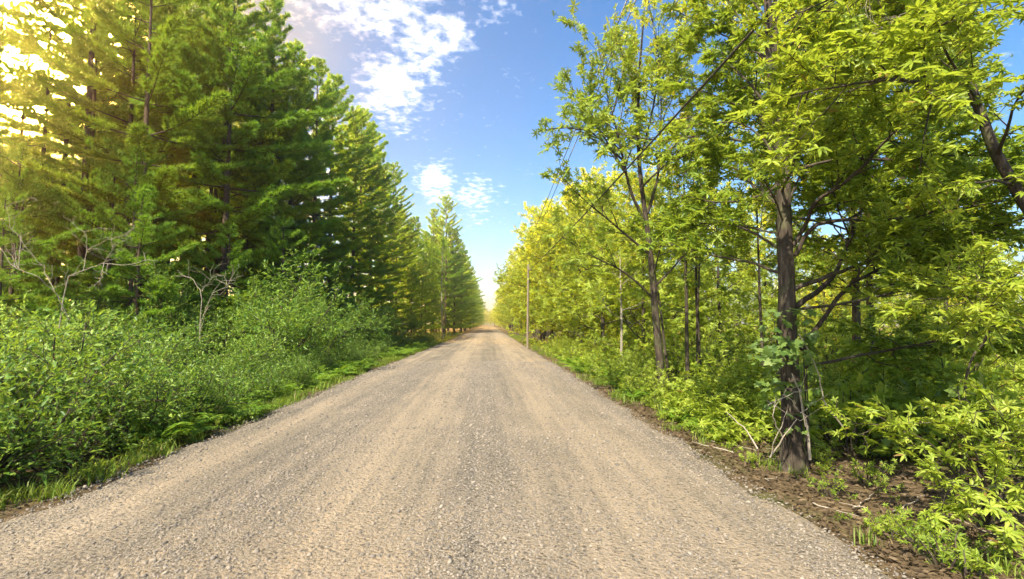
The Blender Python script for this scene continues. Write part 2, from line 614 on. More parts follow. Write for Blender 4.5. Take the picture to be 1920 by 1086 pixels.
def pine(seed, H, crown0, Lmax, r, step=0.5, per=5, tuft=0.23, dens=1.0, mat='needle', droop=0.0, dead=8, stem='bark_pine'):
    rng = np.random.default_rng(seed)
    wood, nee = Geo(), Geo()
    z = np.linspace(0, 1, 12)
    bend = rng.normal(0, 0.12, 2)
    pts = np.stack([bend[0] * np.sin(z * 3), bend[1] * np.sin(z * 2.4), z * H], 1)
    pts[0, 2] = -0.2
    rad = r * (1 - z) ** 0.85 + 0.012
    rad[0] *= 1.25
    wood.tube(pts, rad, 9)
    axis = lambda h: np.array([np.interp(h / H, z, pts[:, 0]), np.interp(h / H, z, pts[:, 1]), h])
    tp, td = [], []
    h = crown0
    ga = 0.0
    while h < H - 0.15:
        t = (h - crown0) / (H - crown0)
        prof = ((0.74 + 0.26 * min(1, t * 4)) * (1 - t) ** 0.6 + 0.05) * rng.uniform(0.72, 1.15)
        for k in range(per):
            ga += 2 * PI / per + rng.normal(0, 0.28)
            L = Lmax * prof * rng.uniform(0.6, 1.2) * (1 + 0.16 * math.sin(ga + seed))
            if L < 0.25:
                L = 0.25
            el = -0.04 + 0.7 * t ** 1.8 + rng.normal(0, 0.09) - droop
            az = np.array([math.cos(ga), math.sin(ga), 0])
            p = axis(h + rng.normal(0, 0.1))
            n = 6
            bp = [p]
            e = el
            for i in range(n):
                bp.append(bp[-1] + (az * math.cos(e) + np.array([0, 0, math.sin(e)])) * L / n + rng.normal(0, 0.02 * L / n, 3))
                e += 0.075
            bp = np.array(bp)
            wood.tube(bp, np.linspace(0.008 + 0.0075 * L, 0.004, n + 1), 4)
            # flat sprays of twigs with needle tufts towards the tips
            m = max(4, int(L * 9.0 * dens))
            for i in range(m):
                s = 0.22 + 0.78 * (i + rng.uniform(0.2, 0.8)) / m
                q = np.array([np.interp(s, np.linspace(0, 1, n + 1), bp[:, j]) for j in range(3)])
                d = unit(bp[min(n, int(s * n) + 1)] - bp[max(0, int(s * n) - 1)])
                side = unit(np.cross(d, (0, 0, 1))) * (1 if i % 2 else -1)
                tl = min(0.62, 0.16 + 0.24 * L * (1 - s) * (0.35 + s)) * rng.uniform(0.7, 1.25)
                a = rng.uniform(0.55, 1.0)
                dd = unit(d * math.cos(a) + side * math.sin(a) + np.array([0, 0, rng.normal(0.10, 0.1)]))
                c = max(2, int(tl / 0.11))
                wood.tube(np.array([q, q + dd * tl * 0.6, q + dd * tl]), np.array([0.006, 0.004, 0.003]), 3, cap=False)
                for j in range(c):
                    tp.append(q + dd * tl * (j + 0.75) / c)
                    td.append(dd + np.array([0, 0, 0.28]) + rng.normal(0, 0.2, 3))
            for ss in np.linspace(0.35, 1, max(3, int(L * 4))):
                tp.append(np.array([np.interp(ss, np.linspace(0, 1, n + 1), bp[:, j]) for j in range(3)]))
                td.append(unit(bp[-1] - bp[0]) + np.array([0, 0, 0.45]) + rng.normal(0, .3, 3))
            tp.append(bp[-1])
            td.append(d + np.array([0, 0, 0.3]))
        h += step * (1.15 - 0.45 * t) * rng.uniform(0.8, 1.2)
    for u in np.linspace(0, 0.5, 5):
        tp.append(axis(H - u))
        td.append(np.array([rng.normal(0, .3), rng.normal(0, .3), 1]))
    for i in range(dead):                                   # dead stubs below the crown
        hh = rng.uniform(0.12 * H, max(crown0, 0.2 * H))
        a = rng.uniform(0, 2 * PI)
        d = np.array([math.cos(a), math.sin(a), rng.normal(-0.05, 0.15)])
        p = axis(hh)
        l = rng.uniform(0.6, 2.0)
        wood.tube(np.array([p, p + d * l * .5 + rng.normal(0, .05, 3), p + d * l + np.array([0, 0, -.1 * l])]), np.array([.018, .011, .004]), 4)
    tp, td = np.array(tp), np.array(td)
    n = len(tp)
    R = frames(td, np.array([0, 0, 1.0]) + rng.normal(0, 0.5, (n, 3)))
    s = tuft * rng.uniform(0.75, 1.25, n)
    pick = rng.integers(0, len(TUFTS), n)
    for i, (v, t) in enumerate(TUFTS):
        k = pick == i
        nee.inst(v, None, t, tp[k], R[k], s[k])
    return wood.mesh('pine_wood', M[stem], True), nee.mesh('pine_needles', M[mat])


def smooth(w, k=5, jit=0.0, rng=None):
    w = np.asarray(w, float)
    p = np.vstack([2 * w[0] - w[1], w, 2 * w[-1] - w[-2]])
    out = []
    for i in range(len(w) - 1):
        a, b, c, d = p[i:i + 4]
        for t in np.arange(k) / k:
            out.append(.5 * (2 * b + (c - a) * t + (2 * a - 5 * b + 4 * c - d) * t * t + (3 * b - a - 3 * c + d) * t ** 3))
    out.append(w[-1])
    out = np.array(out)
    if jit:
        out[1:-1] += rng.normal(0, jit, (len(out) - 2, 3))
    return out


# ------------------------------------------------------------------ shrubs, ferns, grass
def shrub(seed, H, R, stems, leaf, size, kind='oval', gap=0.06, bark='bark', lift=0.06, tilt=0.5, keep=1.0, levels=3, kids=(0, 4.5, 6.0)):
    rng = np.random.default_rng(seed)
    G = Grower(rng, levels, kids, (0.5, 0.5, 0.5), (0.8, 0.75, 0.8), lift, gap, sides=(5, 5, 3, 3), twig=0.002, wander=0.2, start=0.12)
    for i in range(stems):
        a = i * 2.4 + rng.normal(0, 0.3)
        lean = rng.uniform(0.08, 1.0) ** 0.8
        d = (math.cos(a) * lean * R / H * 1.3, math.sin(a) * lean * R / H * 1.3, 1)
        L = H * rng.uniform(0.62, 1.05)
        p = (math.cos(a) * 0.12 * R * rng.random(), math.sin(a) * 0.12 * R * rng.random(), -0.05)
        G.limb(p, d, L, 0.012 + 0.006 * H, 1)
    return G.meshes('shrub', M[bark], M[leaf], size, kind, tilt, keep)


def fern(seed, L=0.7, n=9):
    rng = np.random.default_rng(seed)
    g = Geo()
    st = Geo()
    for i in range(n):
        a = i * 2.4 + rng.normal(0, 0.3)
        l = L * rng.uniform(0.7, 1.15)
        az = np.array([math.cos(a), math.sin(a), 0])
        el = rng.uniform(0.75, 1.25)
        pts = [np.zeros(3)]
        for k in range(8):
            pts.append(pts[-1] + (az * math.cos(el) + np.array([0, 0, math.sin(el)])) * l / 8)
            el -= rng.uniform(0.13, 0.22)
        pts = np.array(pts)
        st.tube(pts, np.linspace(0.004, 0.0015, 9), 3, cap=False)
        side = unit(np.cross(az, (0, 0, 1)))
        m = 17
        ss = np.linspace(0.16, 1, m)
        pos = np.stack([np.interp(ss, np.linspace(0, 1, 9), pts[:, j]) for j in range(3)], 1)
        wl = l * 0.34 * np.sin(np.clip((1.06 - ss) * 1.35, 0.05, PI / 2 + .3)) * (0.55 + 0.45 * np.sin(ss * PI))
        for sgn in (1, -1):
            d = np.tile(side * sgn, (m, 1)) + az * 0.35 + np.array([0, 0, -0.15]) + rng.normal(0, .08, (m, 3))
            R = frames(d, np.tile([0, 0, 1.0], (m, 1)) + rng.normal(0, .2, (m, 3)))
            v, q = leaf_tpl(1, 0.3, 0.02, 0.12)
            g.inst(v, q, None, pos, R, wl)
    return st.mesh('fern_stalks', M['fern'], True), g.mesh('fern_fronds', M['fern'])


def clump(seed, n=60, L=0.35, w=0.008, spread=0.1):
    rng = np.random.default_rng(seed)
    g = Geo()
    for i in range(n):
        a = rng.uniform(0, 2 * PI)
        p = np.array([rng.normal(0, spread), rng.normal(0, spread), -0.01])
        l = L * rng.uniform(0.5, 1.15)
        az = np.array([math.cos(a), math.sin(a), 0])
        s = np.array([-math.sin(a), math.cos(a), 0]) * w
        e0 = rng.uniform(0.9, 1.5)
        p1 = p + (az * math.cos(e0) + np.array([0, 0, math.sin(e0)])) * l * .5
        e0 -= rng.uniform(0.3, 0.9)
        p2 = p1 + (az * math.cos(e0) + np.array([0, 0, math.sin(e0)])) * l * .5
        g.add([p - s, p + s, p1 + s * .8, p1 - s * .8, p2], [(0, 1, 2, 3)], [(3, 2, 4)])
    return g


# ------------------------------------------------------------------ setting
def grid_sheet(xs, ys, zf):
    X, Y = np.meshgrid(xs, ys)
    Z = zf(X, Y)
    V = np.stack([X, Y, Z], -1).reshape(-1, 3)
    nx, ny = len(xs), len(ys)
    i = np.arange(ny - 1)[:, None] * nx
    j = np.arange(nx - 1)[None]
    q = np.stack([i + j, i + j + 1, i + nx + j + 1, i + nx + j], -1).reshape(-1, 4)
    g = Geo()
    g.add(V, q)
    return g


XL, XR = -4.27, 2.86


def ground_z(X, Y):
    d = np.maximum(X - XR, XL - X)
    shoulder = np.clip(d / 0.9, 0, 1)
    z = -0.035 - 0.085 * shoulder * (1 - np.clip((d - 2.0) / 3.0, 0, 1))
    bump = 0.035 * np.sin(X * 1.7 + 0.6 * Y) * np.sin(Y * 1.1 - .4 * X) + 0.02 * np.sin(X * 4.1 + 1) * np.sin(Y * 3.7)
    z = z + bump * np.clip(d / 0.6, 0, 1) * np.clip((70 - Y) / 40, 0, 1)
    return np.where(d < 0, -0.06, z)


ys = np.concatenate([np.arange(-8, 30, 0.25), np.arange(30, 80, 1.0), np.geomspace(80, 620, 18)])
xs = np.concatenate([-np.geomspace(420, 16, 18), np.arange(-15, 15.01, 0.25), np.geomspace(16, 420, 18)])
g = grid_sheet(xs, ys, ground_z)
gr = link('ground', g.mesh('ground', M['ground'], True))
gr['kind'] = 'structure'


def road_z(X, Y):
    x = (X - (XL + XR) / 2) / 3.5
    z = 0.05 * (1 - x * x)
    z = z + 0.008 * np.sin(X * 2.3 + 0.4 * np.sin(Y * .3)) + 0.006 * np.sin(Y * 0.9 + X * .5)
    return z


ys = np.concatenate([np.arange(-8, 40, 0.2), np.arange(40, 90, 1.0), np.geomspace(90, 300, 16)])
u = np.linspace(0, 1, 37)
X, Y = np.meshgrid(u, ys)
ed = 0.07 * np.sin(Y * 1.9) + 0.05 * np.sin(Y * 4.3 + 1) + 0.03 * np.sin(Y * 9.1 + 2)
Xw = XL + X * (XR - XL) + ed * np.abs(2 * X - 1) * np.sign(X - .5) * (np.abs(2 * X - 1) > .8)
Z = road_z(Xw, Y)
Z = np.where((X == 0) | (X == 1), -0.1, Z)
g = Geo()
nx, ny = len(u), len(ys)
i = np.arange(ny - 1)[:, None] * nx
j = np.arange(nx - 1)[None]
g.add(np.stack([Xw, Y, Z], -1).reshape(-1, 3), np.stack([i + j, i + j + 1, i + nx + j + 1, i + nx + j], -1).reshape(-1, 4))
rd = link('road', g.mesh('road', M['road'], True))
rd['kind'] = 'structure'


def gravel():
    rng = np.random.default_rng(5)
    n = 190000
    y = 2.6 + 20 * rng.random(n) ** 2.0
    x = rng.uniform(XL + 0.02, XR - 0.02, n)
    bands = 0.22 + 0.9 * np.exp(-((x + 0.15 - 0.15 * np.sin(y * .35)) / 0.55) ** 2) + 0.75 * np.exp(-((x + 2.3 - 0.2 * np.sin(y * .3)) / 0.5) ** 2) \
        + 0.5 * np.exp(-((x + 3.95) / 0.35) ** 2) + 0.7 * np.exp(-((x - 2.45) / 0.3) ** 2) + 0.4 * np.exp(-((x - 1.5) / 0.3) ** 2)
    patch = 0.55 + 0.45 * np.sin(x * 2.1 + y * 1.3) * np.sin(y * 0.8 - x * 1.4)
    keep = rng.random(n) < np.clip(bands * (0.5 + 0.6 * patch), 0, 1) * 0.95
    x, y = x[keep], y[keep]
    n = len(x)
    s = np.clip(0.0058 * np.exp(rng.normal(0, 0.48, n)), 0.003, 0.022) * (1 + 0.05 * (y - 3))
    # twelve-corner stones, three cuts
    g = Geo()
    ph = (1 + 5 ** .5) / 2
    ico = np.array([(-1, ph, 0), (1, ph, 0), (-1, -ph, 0), (1, -ph, 0), (0, -1, ph), (0, 1, ph), (0, -1, -ph), (0, 1, -ph), (ph, 0, -1), (ph, 0, 1), (-ph, 0, -1), (-ph, 0, 1)]) / 1.9
    T = np.array([(0, 11, 5), (0, 5, 1), (0, 1, 7), (0, 7, 10), (0, 10, 11), (1, 5, 9), (5, 11, 4), (11, 10, 2), (10, 7, 6), (7, 1, 8), (3, 9, 4), (3, 4, 2), (3, 2, 6), (3, 6, 8), (3, 8, 9), (4, 9, 5), (2, 4, 11), (6, 2, 10), (8, 6, 7), (9, 8, 1)])
    pos = np.stack([x, y, road_z(x, y) + s * 0.18], 1)
    a = rng.uniform(0, 2 * PI, n)
    R = np.zeros((n, 3, 3))
    fx, fy = rng.uniform(0.8, 1.4, n), rng.uniform(0.7, 1.1, n)
    R[:, 0, 0], R[:, 1, 0] = np.cos(a) * fx, np.sin(a) * fx
    R[:, 0, 1], R[:, 1, 1] = -np.sin(a) * fy, np.cos(a) * fy
    R[:, 2, 2] = rng.uniform(0.45, 0.8, n)
    R[:, 2, 0] = rng.normal(0, .2, n)
    pick = rng.integers(0, 4, n)
    for i in range(4):
        v = ico * rng.uniform(0.72, 1.22, (12, 1))
        k = pick == i
        g.inst(v, None, T, pos[k], R[k], s[k])
    o = link('gravel', g.mesh('gravel', M['stone']))
    o['kind'] = 'stuff'


gravel()


def verge():
    """Grass along both edges of the road, one object."""
    rng = np.random.default_rng(9)
    g = Geo()
    cl = [clump(200 + i, 26, 0.26, 0.0065, 0.07) for i in range(5)]
    tpl = [(np.vstack(c.v), np.vstack(c.q), np.vstack(c.t)) for c in cl]

    def scatter(n, x0, x1, y0, y1, pw, smin, smax):
        y = y0 + (y1 - y0) * rng.random(n) ** pw
        x = rng.uniform(x0, x1, n)
        keep = (np.sin(x * 2.3 + y * 1.7) + np.sin(y * 2.9 - x) + rng.normal(0, .9, n)) > -0.5
        x, y = x[keep], y[keep]
        m = len(x)
        pos = np.stack([x, y, ground_z(x, y)], 1)
        a = rng.uniform(0, 2 * PI, m)
        R = np.zeros((m, 3, 3))
        R[:, 0, 0], R[:, 1, 0], R[:, 0, 1], R[:, 1, 1], R[:, 2, 2] = np.cos(a), np.sin(a), -np.sin(a), np.cos(a), 1
        s = rng.uniform(smin, smax, m)
        pk = rng.integers(0, 5, m)
        for i, (v, q, t) in enumerate(tpl):
            k = pk == i
            g.inst(v, q, t, pos[k], R[k], s[k])
    scatter(260, XL - 0.6, XL - 0.02, 2.5, 12, 1.0, 0.5, 1.05)
    scatter(650, XL - 0.9, XL - 0.0, 10, 70, 1.2, 0.6, 1.4)
    scatter(34, XR + 0.1, XR + 1.0, 2.8, 9, 1.0, 0.4, 0.9)
    scatter(700, XR + 0.0, XR + 2.0, 9, 80, 1.3, 0.6, 1.4)
    o = link('grass', g.mesh('grass', M['grass']))
    o['kind'] = 'stuff'


verge()


def litter():
    rng = np.random.default_rng(19)
    g = Geo()
    n = 14500
    x = np.concatenate([XR + 0.02 + 4.6 * rng.random(12000) ** 1.3, XL - 0.02 - 4 * rng.random(2500)])
    y = 2.5 + 12 * rng.random(n) ** 1.5
    pos = np.stack([x, y, ground_z(x, y) + rng.uniform(0.005, 0.04, n)], 1)
    a = rng.uniform(0, 2 * PI, n)
    d = np.stack([np.cos(a), np.sin(a), rng.normal(0, .25, n)], 1)
    put_leaves(g, rng, pos, d, 0.05, 'oval', 0.6, 0.45)
    o = link('leaf_litter', g.mesh('leaf_litter', M['litter']))
    o['kind'] = 'stuff'


litter()


# ------------------------------------------------------------------ the pines on the left
INTERIOR = [pine(11, 22, 11.5, 3.6, .16, 1.25, 4, .28, .7, 'needle', 0.04, 14),
            pine(12, 24, 13.0, 3.4, .18, 1.2, 4, .28, .7, 'needle', 0.02, 14),
            pine(13, 21, 10.0, 3.8, .15, 1.3, 4, .28, .7, 'needle', 0.06, 14)]
EDGE = [pine(21, 22, 1.6, 5.6, .21, 1.02, 5, .29, .85, 'needle_edge', 0.08, 3),
        pine(22, 23.5, 1.2, 5.2, .22, 0.98, 5, .29, .85, 'needle_edge', 0.05, 2),
        pine(23, 20, 1.8, 6.0, .2, 1.06, 5, .29, .85, 'needle_edge', 0.10, 3),
        pine(24, 21, 1.5, 5.0, .2, 1.1, 5, .29, .85, 'needle_edge', 0.03, 3)]
FRINGE = [pine(31, 18, 2.0, 5.6, .15, 1.35, 4, .26, 1.0, 'needle', 0.07, 6),
          pine(32, 20, 2.6, 5.8, .17, 1.3, 4, .26, 1.0, 'needle', 0.10, 6),
          pine(33, 9, 1.0, 3.8, .1, .9, 4, .2, 1.0, 'needle_edge', 0.05, 3)]
G_IN = 'tall pines standing inside the left-hand pine wood'
G_ED = 'pines along the left edge of the wood facing the road'
G_FAR = 'pines lining the far stretch of road'


def put_pine(variant, x, y, label, group, rz=None, sc=1.0, name='pine_tree'):
    w, n = variant
    rz = RNG.uniform(0, 2 * PI) if rz is None else rz
    t = thing(name, label, 'tree', (x, y, float(ground_z(np.array(x), np.array(y)))), rz, sc, group)
    link('trunk', w, t)
    link('crown', n, t)
    return t


rng = np.random.default_rng(3)
# forest edge, close to the road beyond thirty metres
edge = [(-13.4, 26.5, 2, 1.0), (-12.9, 30, 0, 1.0), (-12.9, 33.4, 1, 0.96), (-12.6, 37, 2, 1.0), (-12.5, 41, 0, .98), (-12.0, 45, 1, 0.93), (-12.4, 49, 2, 1.0), (-12.2, 53.5, 0, .93), (-12.4, 58, 1, .9), (-12.0, 63, 2, .92), (-12.4, 69, 0, .85), (-12, 76, 1, .8), (-15, 82, 2, .9)]
for i, (x, y, v, s) in enumerate(edge):
    put_pine(EDGE[(i * 3 + v) % 4], x, y, 'dense green pine with layered boughs down to the undergrowth at the wood edge', G_ED, sc=s)
put_pine(EDGE[1], -7.6, 88, 'pointed symmetrical pine standing forward against the sky, narrow cone top', None, sc=1.02)
fringe = [(-15.0, 22.5, 0, 1.05), (-17.4, 25, 0, 1.05), (-15.4, 29.5, 1, 1.1),
          (-12.6, 19.0, 2, .72), (-11.2, 22.5, 2, .66), (-15.2, 16.6, 2, .66), (-19.0, 16.0, 2, .72), (-10.6, 26.5, 2, .8), (-18.4, 20.6, 2, .95), (-22.0, 18.0, 2, .8), (-14.0, 20.6, 2, .95),
          (-16.2, 22.5, 2, 1.05), (-20.4, 23, 2, 1.05), (-24, 22, 2, 1.0), (-21.5, 26.5, 2, 1.1), (-13.0, 28, 2, .95), (-27, 26, 2, 1.1), (-24.5, 29, 2, 1.2), (-18, 28, 2, 1.1), (-29, 31, 2, 1.2), (-21, 33, 2, 1.2), (-25, 36, 2, 1.3), (-15, 37.5, 2, 1.1), (-17, 42, 2, 1.1), (-19, 46.5, 2, 1.2), (-14.4, 33, 2, 1.0), (-23, 40, 2, 1.2), (-20, 37, 2, 1.2), (-16, 50, 2, 1.2), (-15, 56, 2, 1.2), (-14.6, 44, 2, 1.1), (-22.6, 24.5, 2, 1.1), (-24.5, 27.5, 2, 1.25), (-19.2, 25.4, 2, 1.1), (-26.5, 31, 2, 1.3), (-22.8, 21, 2, .95)]
for i, (x, y, v, s) in enumerate(fringe):
    put_pine(FRINGE[v], x, y, 'young pine with long layered boughs in front of the tall bare trunks', 'young pines in front of the trunks', sc=s)
for gx in np.arange(-18.5, -40, -3.4):
    for gy in np.arange(17, 70, 4.6):
        x, y = gx + rng.normal(0, .8), gy + rng.normal(0, .9)
        if -x / y > 1.35 or (-x / y > .78 and rng.random() < .5) or -x > 22 + .22 * y or -x < .42 * y and y > 34:
            continue
        put_pine(INTERIOR[rng.integers(0, 3)], x, y, 'tall bare-trunked pine with a high yellow-green crown inside the wood', G_IN, sc=rng.uniform(.9, 1.08))
for x, y in [(-18.6, 24.2), (-20.1, 26.4), (-19.4, 29.5), (-22.3, 27.2), (-17.6, 26.6), (-21.2, 30.8), (-23.8, 31.5), (-16.9, 31.2), (-19.2, 33.6), (-15.9, 34.5), (-25.4, 33.8), (-22.0, 35.2), (-17.5, 38.2), (-26.3, 29.8)]:
    put_pine(INTERIOR[rng.integers(0, 3)], x, y, 'tall bare-trunked pine with a high yellow-green crown inside the wood', G_IN, sc=rng.uniform(.85, 1.05))
for x, y, v, c in [(-27.5, 31.0, 0, .5), (-31, 35, 1, .6), (-33, 38, 2, .65), (-29.5, 33.5, 3, .55), (-25.5, 33.5, 1, .5), (-36, 40, 0, .7), (-28, 38, 2, .6)]:
    put_pine(EDGE[v], x, y, 'younger dense pine closing the gaps between the bare trunks deep in the wood', 'younger pines deep in the wood', sc=c)
for x, y, v, c in [(-9.8, 80, 0, .72), (-12.4, 87, 1, .85), (-9.4, 72, 2, .5), (-9.6, 64, 0, .4), (-15.5, 92, 1, .95), (-10.6, 95, 2, .9)]:
    put_pine(EDGE[v], x, y, 'dark green pine in the line of pines along the far road', G_FAR, sc=c)
for i in range(44):
    y = 92 * (1.035 ** i)
    x = -5.6 - rng.uniform(0, 1.2) - (i % 2) * 4
    put_pine(EDGE[i % 4], x, y, 'dark green pine in the line of pines along the far road', G_FAR, sc=rng.uniform(.8, 1.0))

# a bare pale young stem in front of the pointed pine
put_pine(pine(41, 11, 5.5, 1.6, .075, .6, 3, .22, .7, 'needle_edge', 0, 26, 'bark_pale'), -3.1 - 2.0, 57.0, 'thin pale dead-looking pine stem in front of the pointed pine', None, name='dead_pine')

# ------------------------------------------------------------------ broadleaf trees on the right
# the near tree, limbs laid out one by one
rng = np.random.default_rng(77)
root = np.array([3.78, 6.3, 0.0])
root[2] = ground_z(root[0], root[1])
G = Grower(rng, 3, (0, 5.0, 7.4, 5), (0.5, 0.42, 0.5, .5), (0.9, 0.8, 0.8, .8), 0.02, 0.037, flat=0.7, start=0.3)
tr = np.array([at(*p) for p in ((1486, 872, 6.3), (1484, 780, 6.3), (1481, 700, 6.3), (1476, 560, 6.32), (1472, 450, 6.3), (1469, 330, 6.35), (1456, 220, 6.4), (1442, 80, 6.45), (1436, -120, 6.5), (1440, -320, 6.6))]) - root
tr[0, 2] = -0.15
trunk = Geo()
n = 40
s = np.linspace(0, 1, n)
tp = np.stack([np.interp(s, np.linspace(0, 1, len(tr)), tr[:, j]) for j in range(3)], 1)
rad = np.interp(s, [0, .025, .07, .3, .6, 1], [.235, .155, .122, .10, .075, .03]) * (1 + 0.05 * np.sin(s * 61) * np.cos(s * 23))
trunk.tube(tp, rad, 18)
limbs = [
    ([(1485, 545, 6.3), (1560, 515, 6.2), (1640, 485, 6.1), (1720, 455, 6), (1800, 440, 5.8), (1940, 405, 5.5)], .05),
    ([(1490, 577, 6.3), (1560, 520, 6.6), (1590, 450, 7), (1618, 390, 7.2), (1700, 300, 7.3), (1760, 180, 7.3)], .055),
    ([(1490, 582, 6.3), (1600, 565, 6), (1700, 545, 5.7), (1820, 530, 5.4)], .03),
    ([(1502, 655, 6.3), (1550, 590, 6.4), (1600, 530, 6.5), (1720, 470, 6.6), (1760, 430, 6.6), (1800, 385, 6.6), (1850, 330, 6.5)], .05),
    ([(1490, 480, 6.3), (1520, 430, 6.2), (1560, 415, 6.1), (1680, 410, 5.8), (1830, 385, 5.6), (1950, 370, 5.4)], .042),
    ([(1470, 470, 6.3), (1435, 450, 6.4), (1400, 430, 6.6), (1320, 405, 6.9)], .035),
    ([(1465, 512, 6.3), (1400, 490, 6.6), (1340, 480, 6.9), (1250, 455, 7)], .035),
    ([(1478, 475, 6.3), (1505, 430, 6.3), (1530, 380, 6), (1600, 330, 5.6), (1700, 220, 5.2), (1780, 140, 4.9)], .045),
    ([(1470, 340, 6.3), (1420, 370, 6.5), (1350, 380, 6.7), (1270, 365, 6.9)], .03),
    ([(1468, 330, 6.3), (1430, 260, 6.6), (1380, 230, 6.8), (1300, 235, 7)], .032),
    ([(1455, 220, 6.3), (1400, 150, 6.7), (1350, 110, 7), (1300, 80, 7.3)], .032),
    ([(1445, 120, 6.3), (1500, 50, 6), (1560, 0, 5.5), (1640, -40, 5.2)], .03),
    ([(1442, 80, 6.3), (1390, 40, 6.8), (1340, -40, 7.2)], .028),
    ([(1440, -40, 6.4), (1520, -120, 6.2), (1620, -160, 6)], .028),
    ([(1500, 690, 6.4), (1590, 672, 6.6), (1700, 650, 6.8), (1800, 630, 6.9), (1940, 610, 7)], .036),
    ([(1462, 280, 6.4), (1530, 230, 7), (1620, 150, 7.6)], .03),
    ([(1470, 400, 6.4), (1500, 330, 7.2), (1540, 270, 8)], .03),
    ([(1462, 300, 6.4), (1420, 200, 7.2), (1400, 100, 7.8)], .028),
    ([(1466, 360, 6.3), (1490, 300, 5.6), (1500, 230, 5.0), (1520, 150, 4.6)], .026),
    ([(1470, 420, 6.3), (1440, 350, 5.9), (1410, 300, 5.7)], .022),
    ([(1458, 230, 6.4), (1390, 200, 6.9), (1330, 175, 7.2), (1262, 150, 7.6)], .028),
    ([(1446, 110, 6.4), (1400, 90, 7.0), (1340, 55, 7.4), (1275, 25, 7.8)], .026),
    ([(1450, 170, 6.4), (1400, 200, 7.1), (1340, 260, 7.5), (1270, 300, 7.7)], .024),
    ([(1440, 40, 6.4), (1390, -20, 7.0), (1340, -50, 7.4), (1280, -30, 7.6)], .024),
    ([(1470, 395, 6.3), (1420, 350, 7.0), (1360, 320, 7.4), (1290, 300, 7.6)], .024),
    ([(1470, 440, 6.3), (1420, 430, 7.2), (1340, 420, 7.8), (1230, 415, 8.2)], .024),
    ([(1438, 60, 6.4), (1520, 20, 6.9), (1600, 30, 7.3), (1700, 40, 7.6)], .026),
    ([(1446, 130, 6.4), (1540, 110, 6.8), (1640, 80, 7.2), (1760, 70, 7.4)], .026),
    ([(1458, 240, 6.4), (1550, 190, 6.0), (1650, 210, 5.7), (1780, 200, 5.5)], .026),
    ([(1466, 330, 6.4), (1560, 300, 6.1), (1680, 300, 5.8), (1800, 290, 5.6), (1900, 300, 5.4)], .028),
    ([(1438, 0, 6.4), (1440, -60, 5.8), (1470, -140, 5.4)], .024),
]
for pts, r in limbs:
    w = np.array([at(*p) for p in pts]) - root
    w = smooth(w, 4, 0.006, rng)
    G.guided(w, r * .68, 1, rend=0.007, start=0.26)
bark_m, leaf_m = G.meshes('near_tree', M['bark'], M['leaf_green'], 0.094, 'star', 0.32)
t = thing('broadleaf_tree', 'large broadleaf tree with brown furrowed trunk and long bare lower limbs beside the road', 'tree', root)
link('trunk', trunk.mesh('near_trunk', M['bark'], True), t)
link('limbs', bark_m, t)
link('crown', leaf_m, t)

# leaning tree partly outside the frame, its boughs reach over the verge
rng = np.random.default_rng(78)
root = np.array([5.9, 4.9, 0.0])
root[2] = ground_z(root[0], root[1])
G = Grower(rng, 3, (0, 4.8, 7.4, 5), (0.5, 0.4, 0.5, .5), (0.9, 0.75, 0.8, .8), 0.0, 0.05, flat=0.75, start=0.3)
tr = np.vstack([[(0, 0, -0.15), (-.1, 0.02, 0.9)], np.array([at(*p) for p in ((1990, 480, 4.95), (1920, 380, 5), (1865, 285, 5), (1830, 190, 5), (1785, 50, 5.1), (1765, -120, 5.2), (1760, -330, 5.3))]) - root])
trunk = Geo()
s = np.linspace(0, 1, 30)
tp = np.stack([np.interp(s, np.linspace(0, 1, len(tr)), tr[:, j]) for j in range(3)], 1)
trunk.tube(tp, np.interp(s, [0, .1, .5, 1], [.10, .066, .05, .022]), 14)
for pts, r in [
    ([(1845, 230, 5), (1760, 170, 4.6), (1680, 150, 4.3), (1590, 160, 4.0), (1480, 180, 3.9)], .026),
    ([(1790, 60, 5.1), (1720, 60, 4.6), (1640, 90, 4.3), (1540, 130, 4.2)], .024),
    ([(1780, 0, 5.1), (1850, -10, 4.6), (1920, 20, 4.2)], .022),
    ([(1870, 295, 5), (1900, 200, 4.5), (1950, 130, 4.2)], .022),
    ([(1840, 200, 5), (1780, 110, 4.4), (1760, 60, 4.0), (1790, 30, 3.8)], .02),
    ([(1900, 345, 5), (1840, 340, 4.6), (1760, 360, 4.4)], .016),
    ([(1775, -60, 5.1), (1700, -60, 4.6), (1600, -20, 4.4), (1480, 30, 4.3)], .02),
    ([(1765, -150, 5.2), (1720, -250, 5.6), (1650, -300, 5.8)], .02),
    ([(1930, 395, 5), (1990, 330, 5.4), (2050, 280, 5.6)], .02),
]:
    w = np.array([at(*p) for p in pts]) - root
    w = smooth(w, 4, 0.006, rng)
    G.guided(w, r, 1, rend=0.006, start=0.25)
bark_m, leaf_m = G.meshes('leaning_tree', M['bark'], M['leaf_bright'], 0.085, 'star', 0.24)
t = thing('broadleaf_tree', 'leaning tree at the right frame edge whose bright boughs hang over the verge', 'tree', root)
link('trunk', trunk.mesh('leaning_trunk', M['bark'], True), t)
link('limbs', bark_m, t)
link('crown', leaf_m, t)

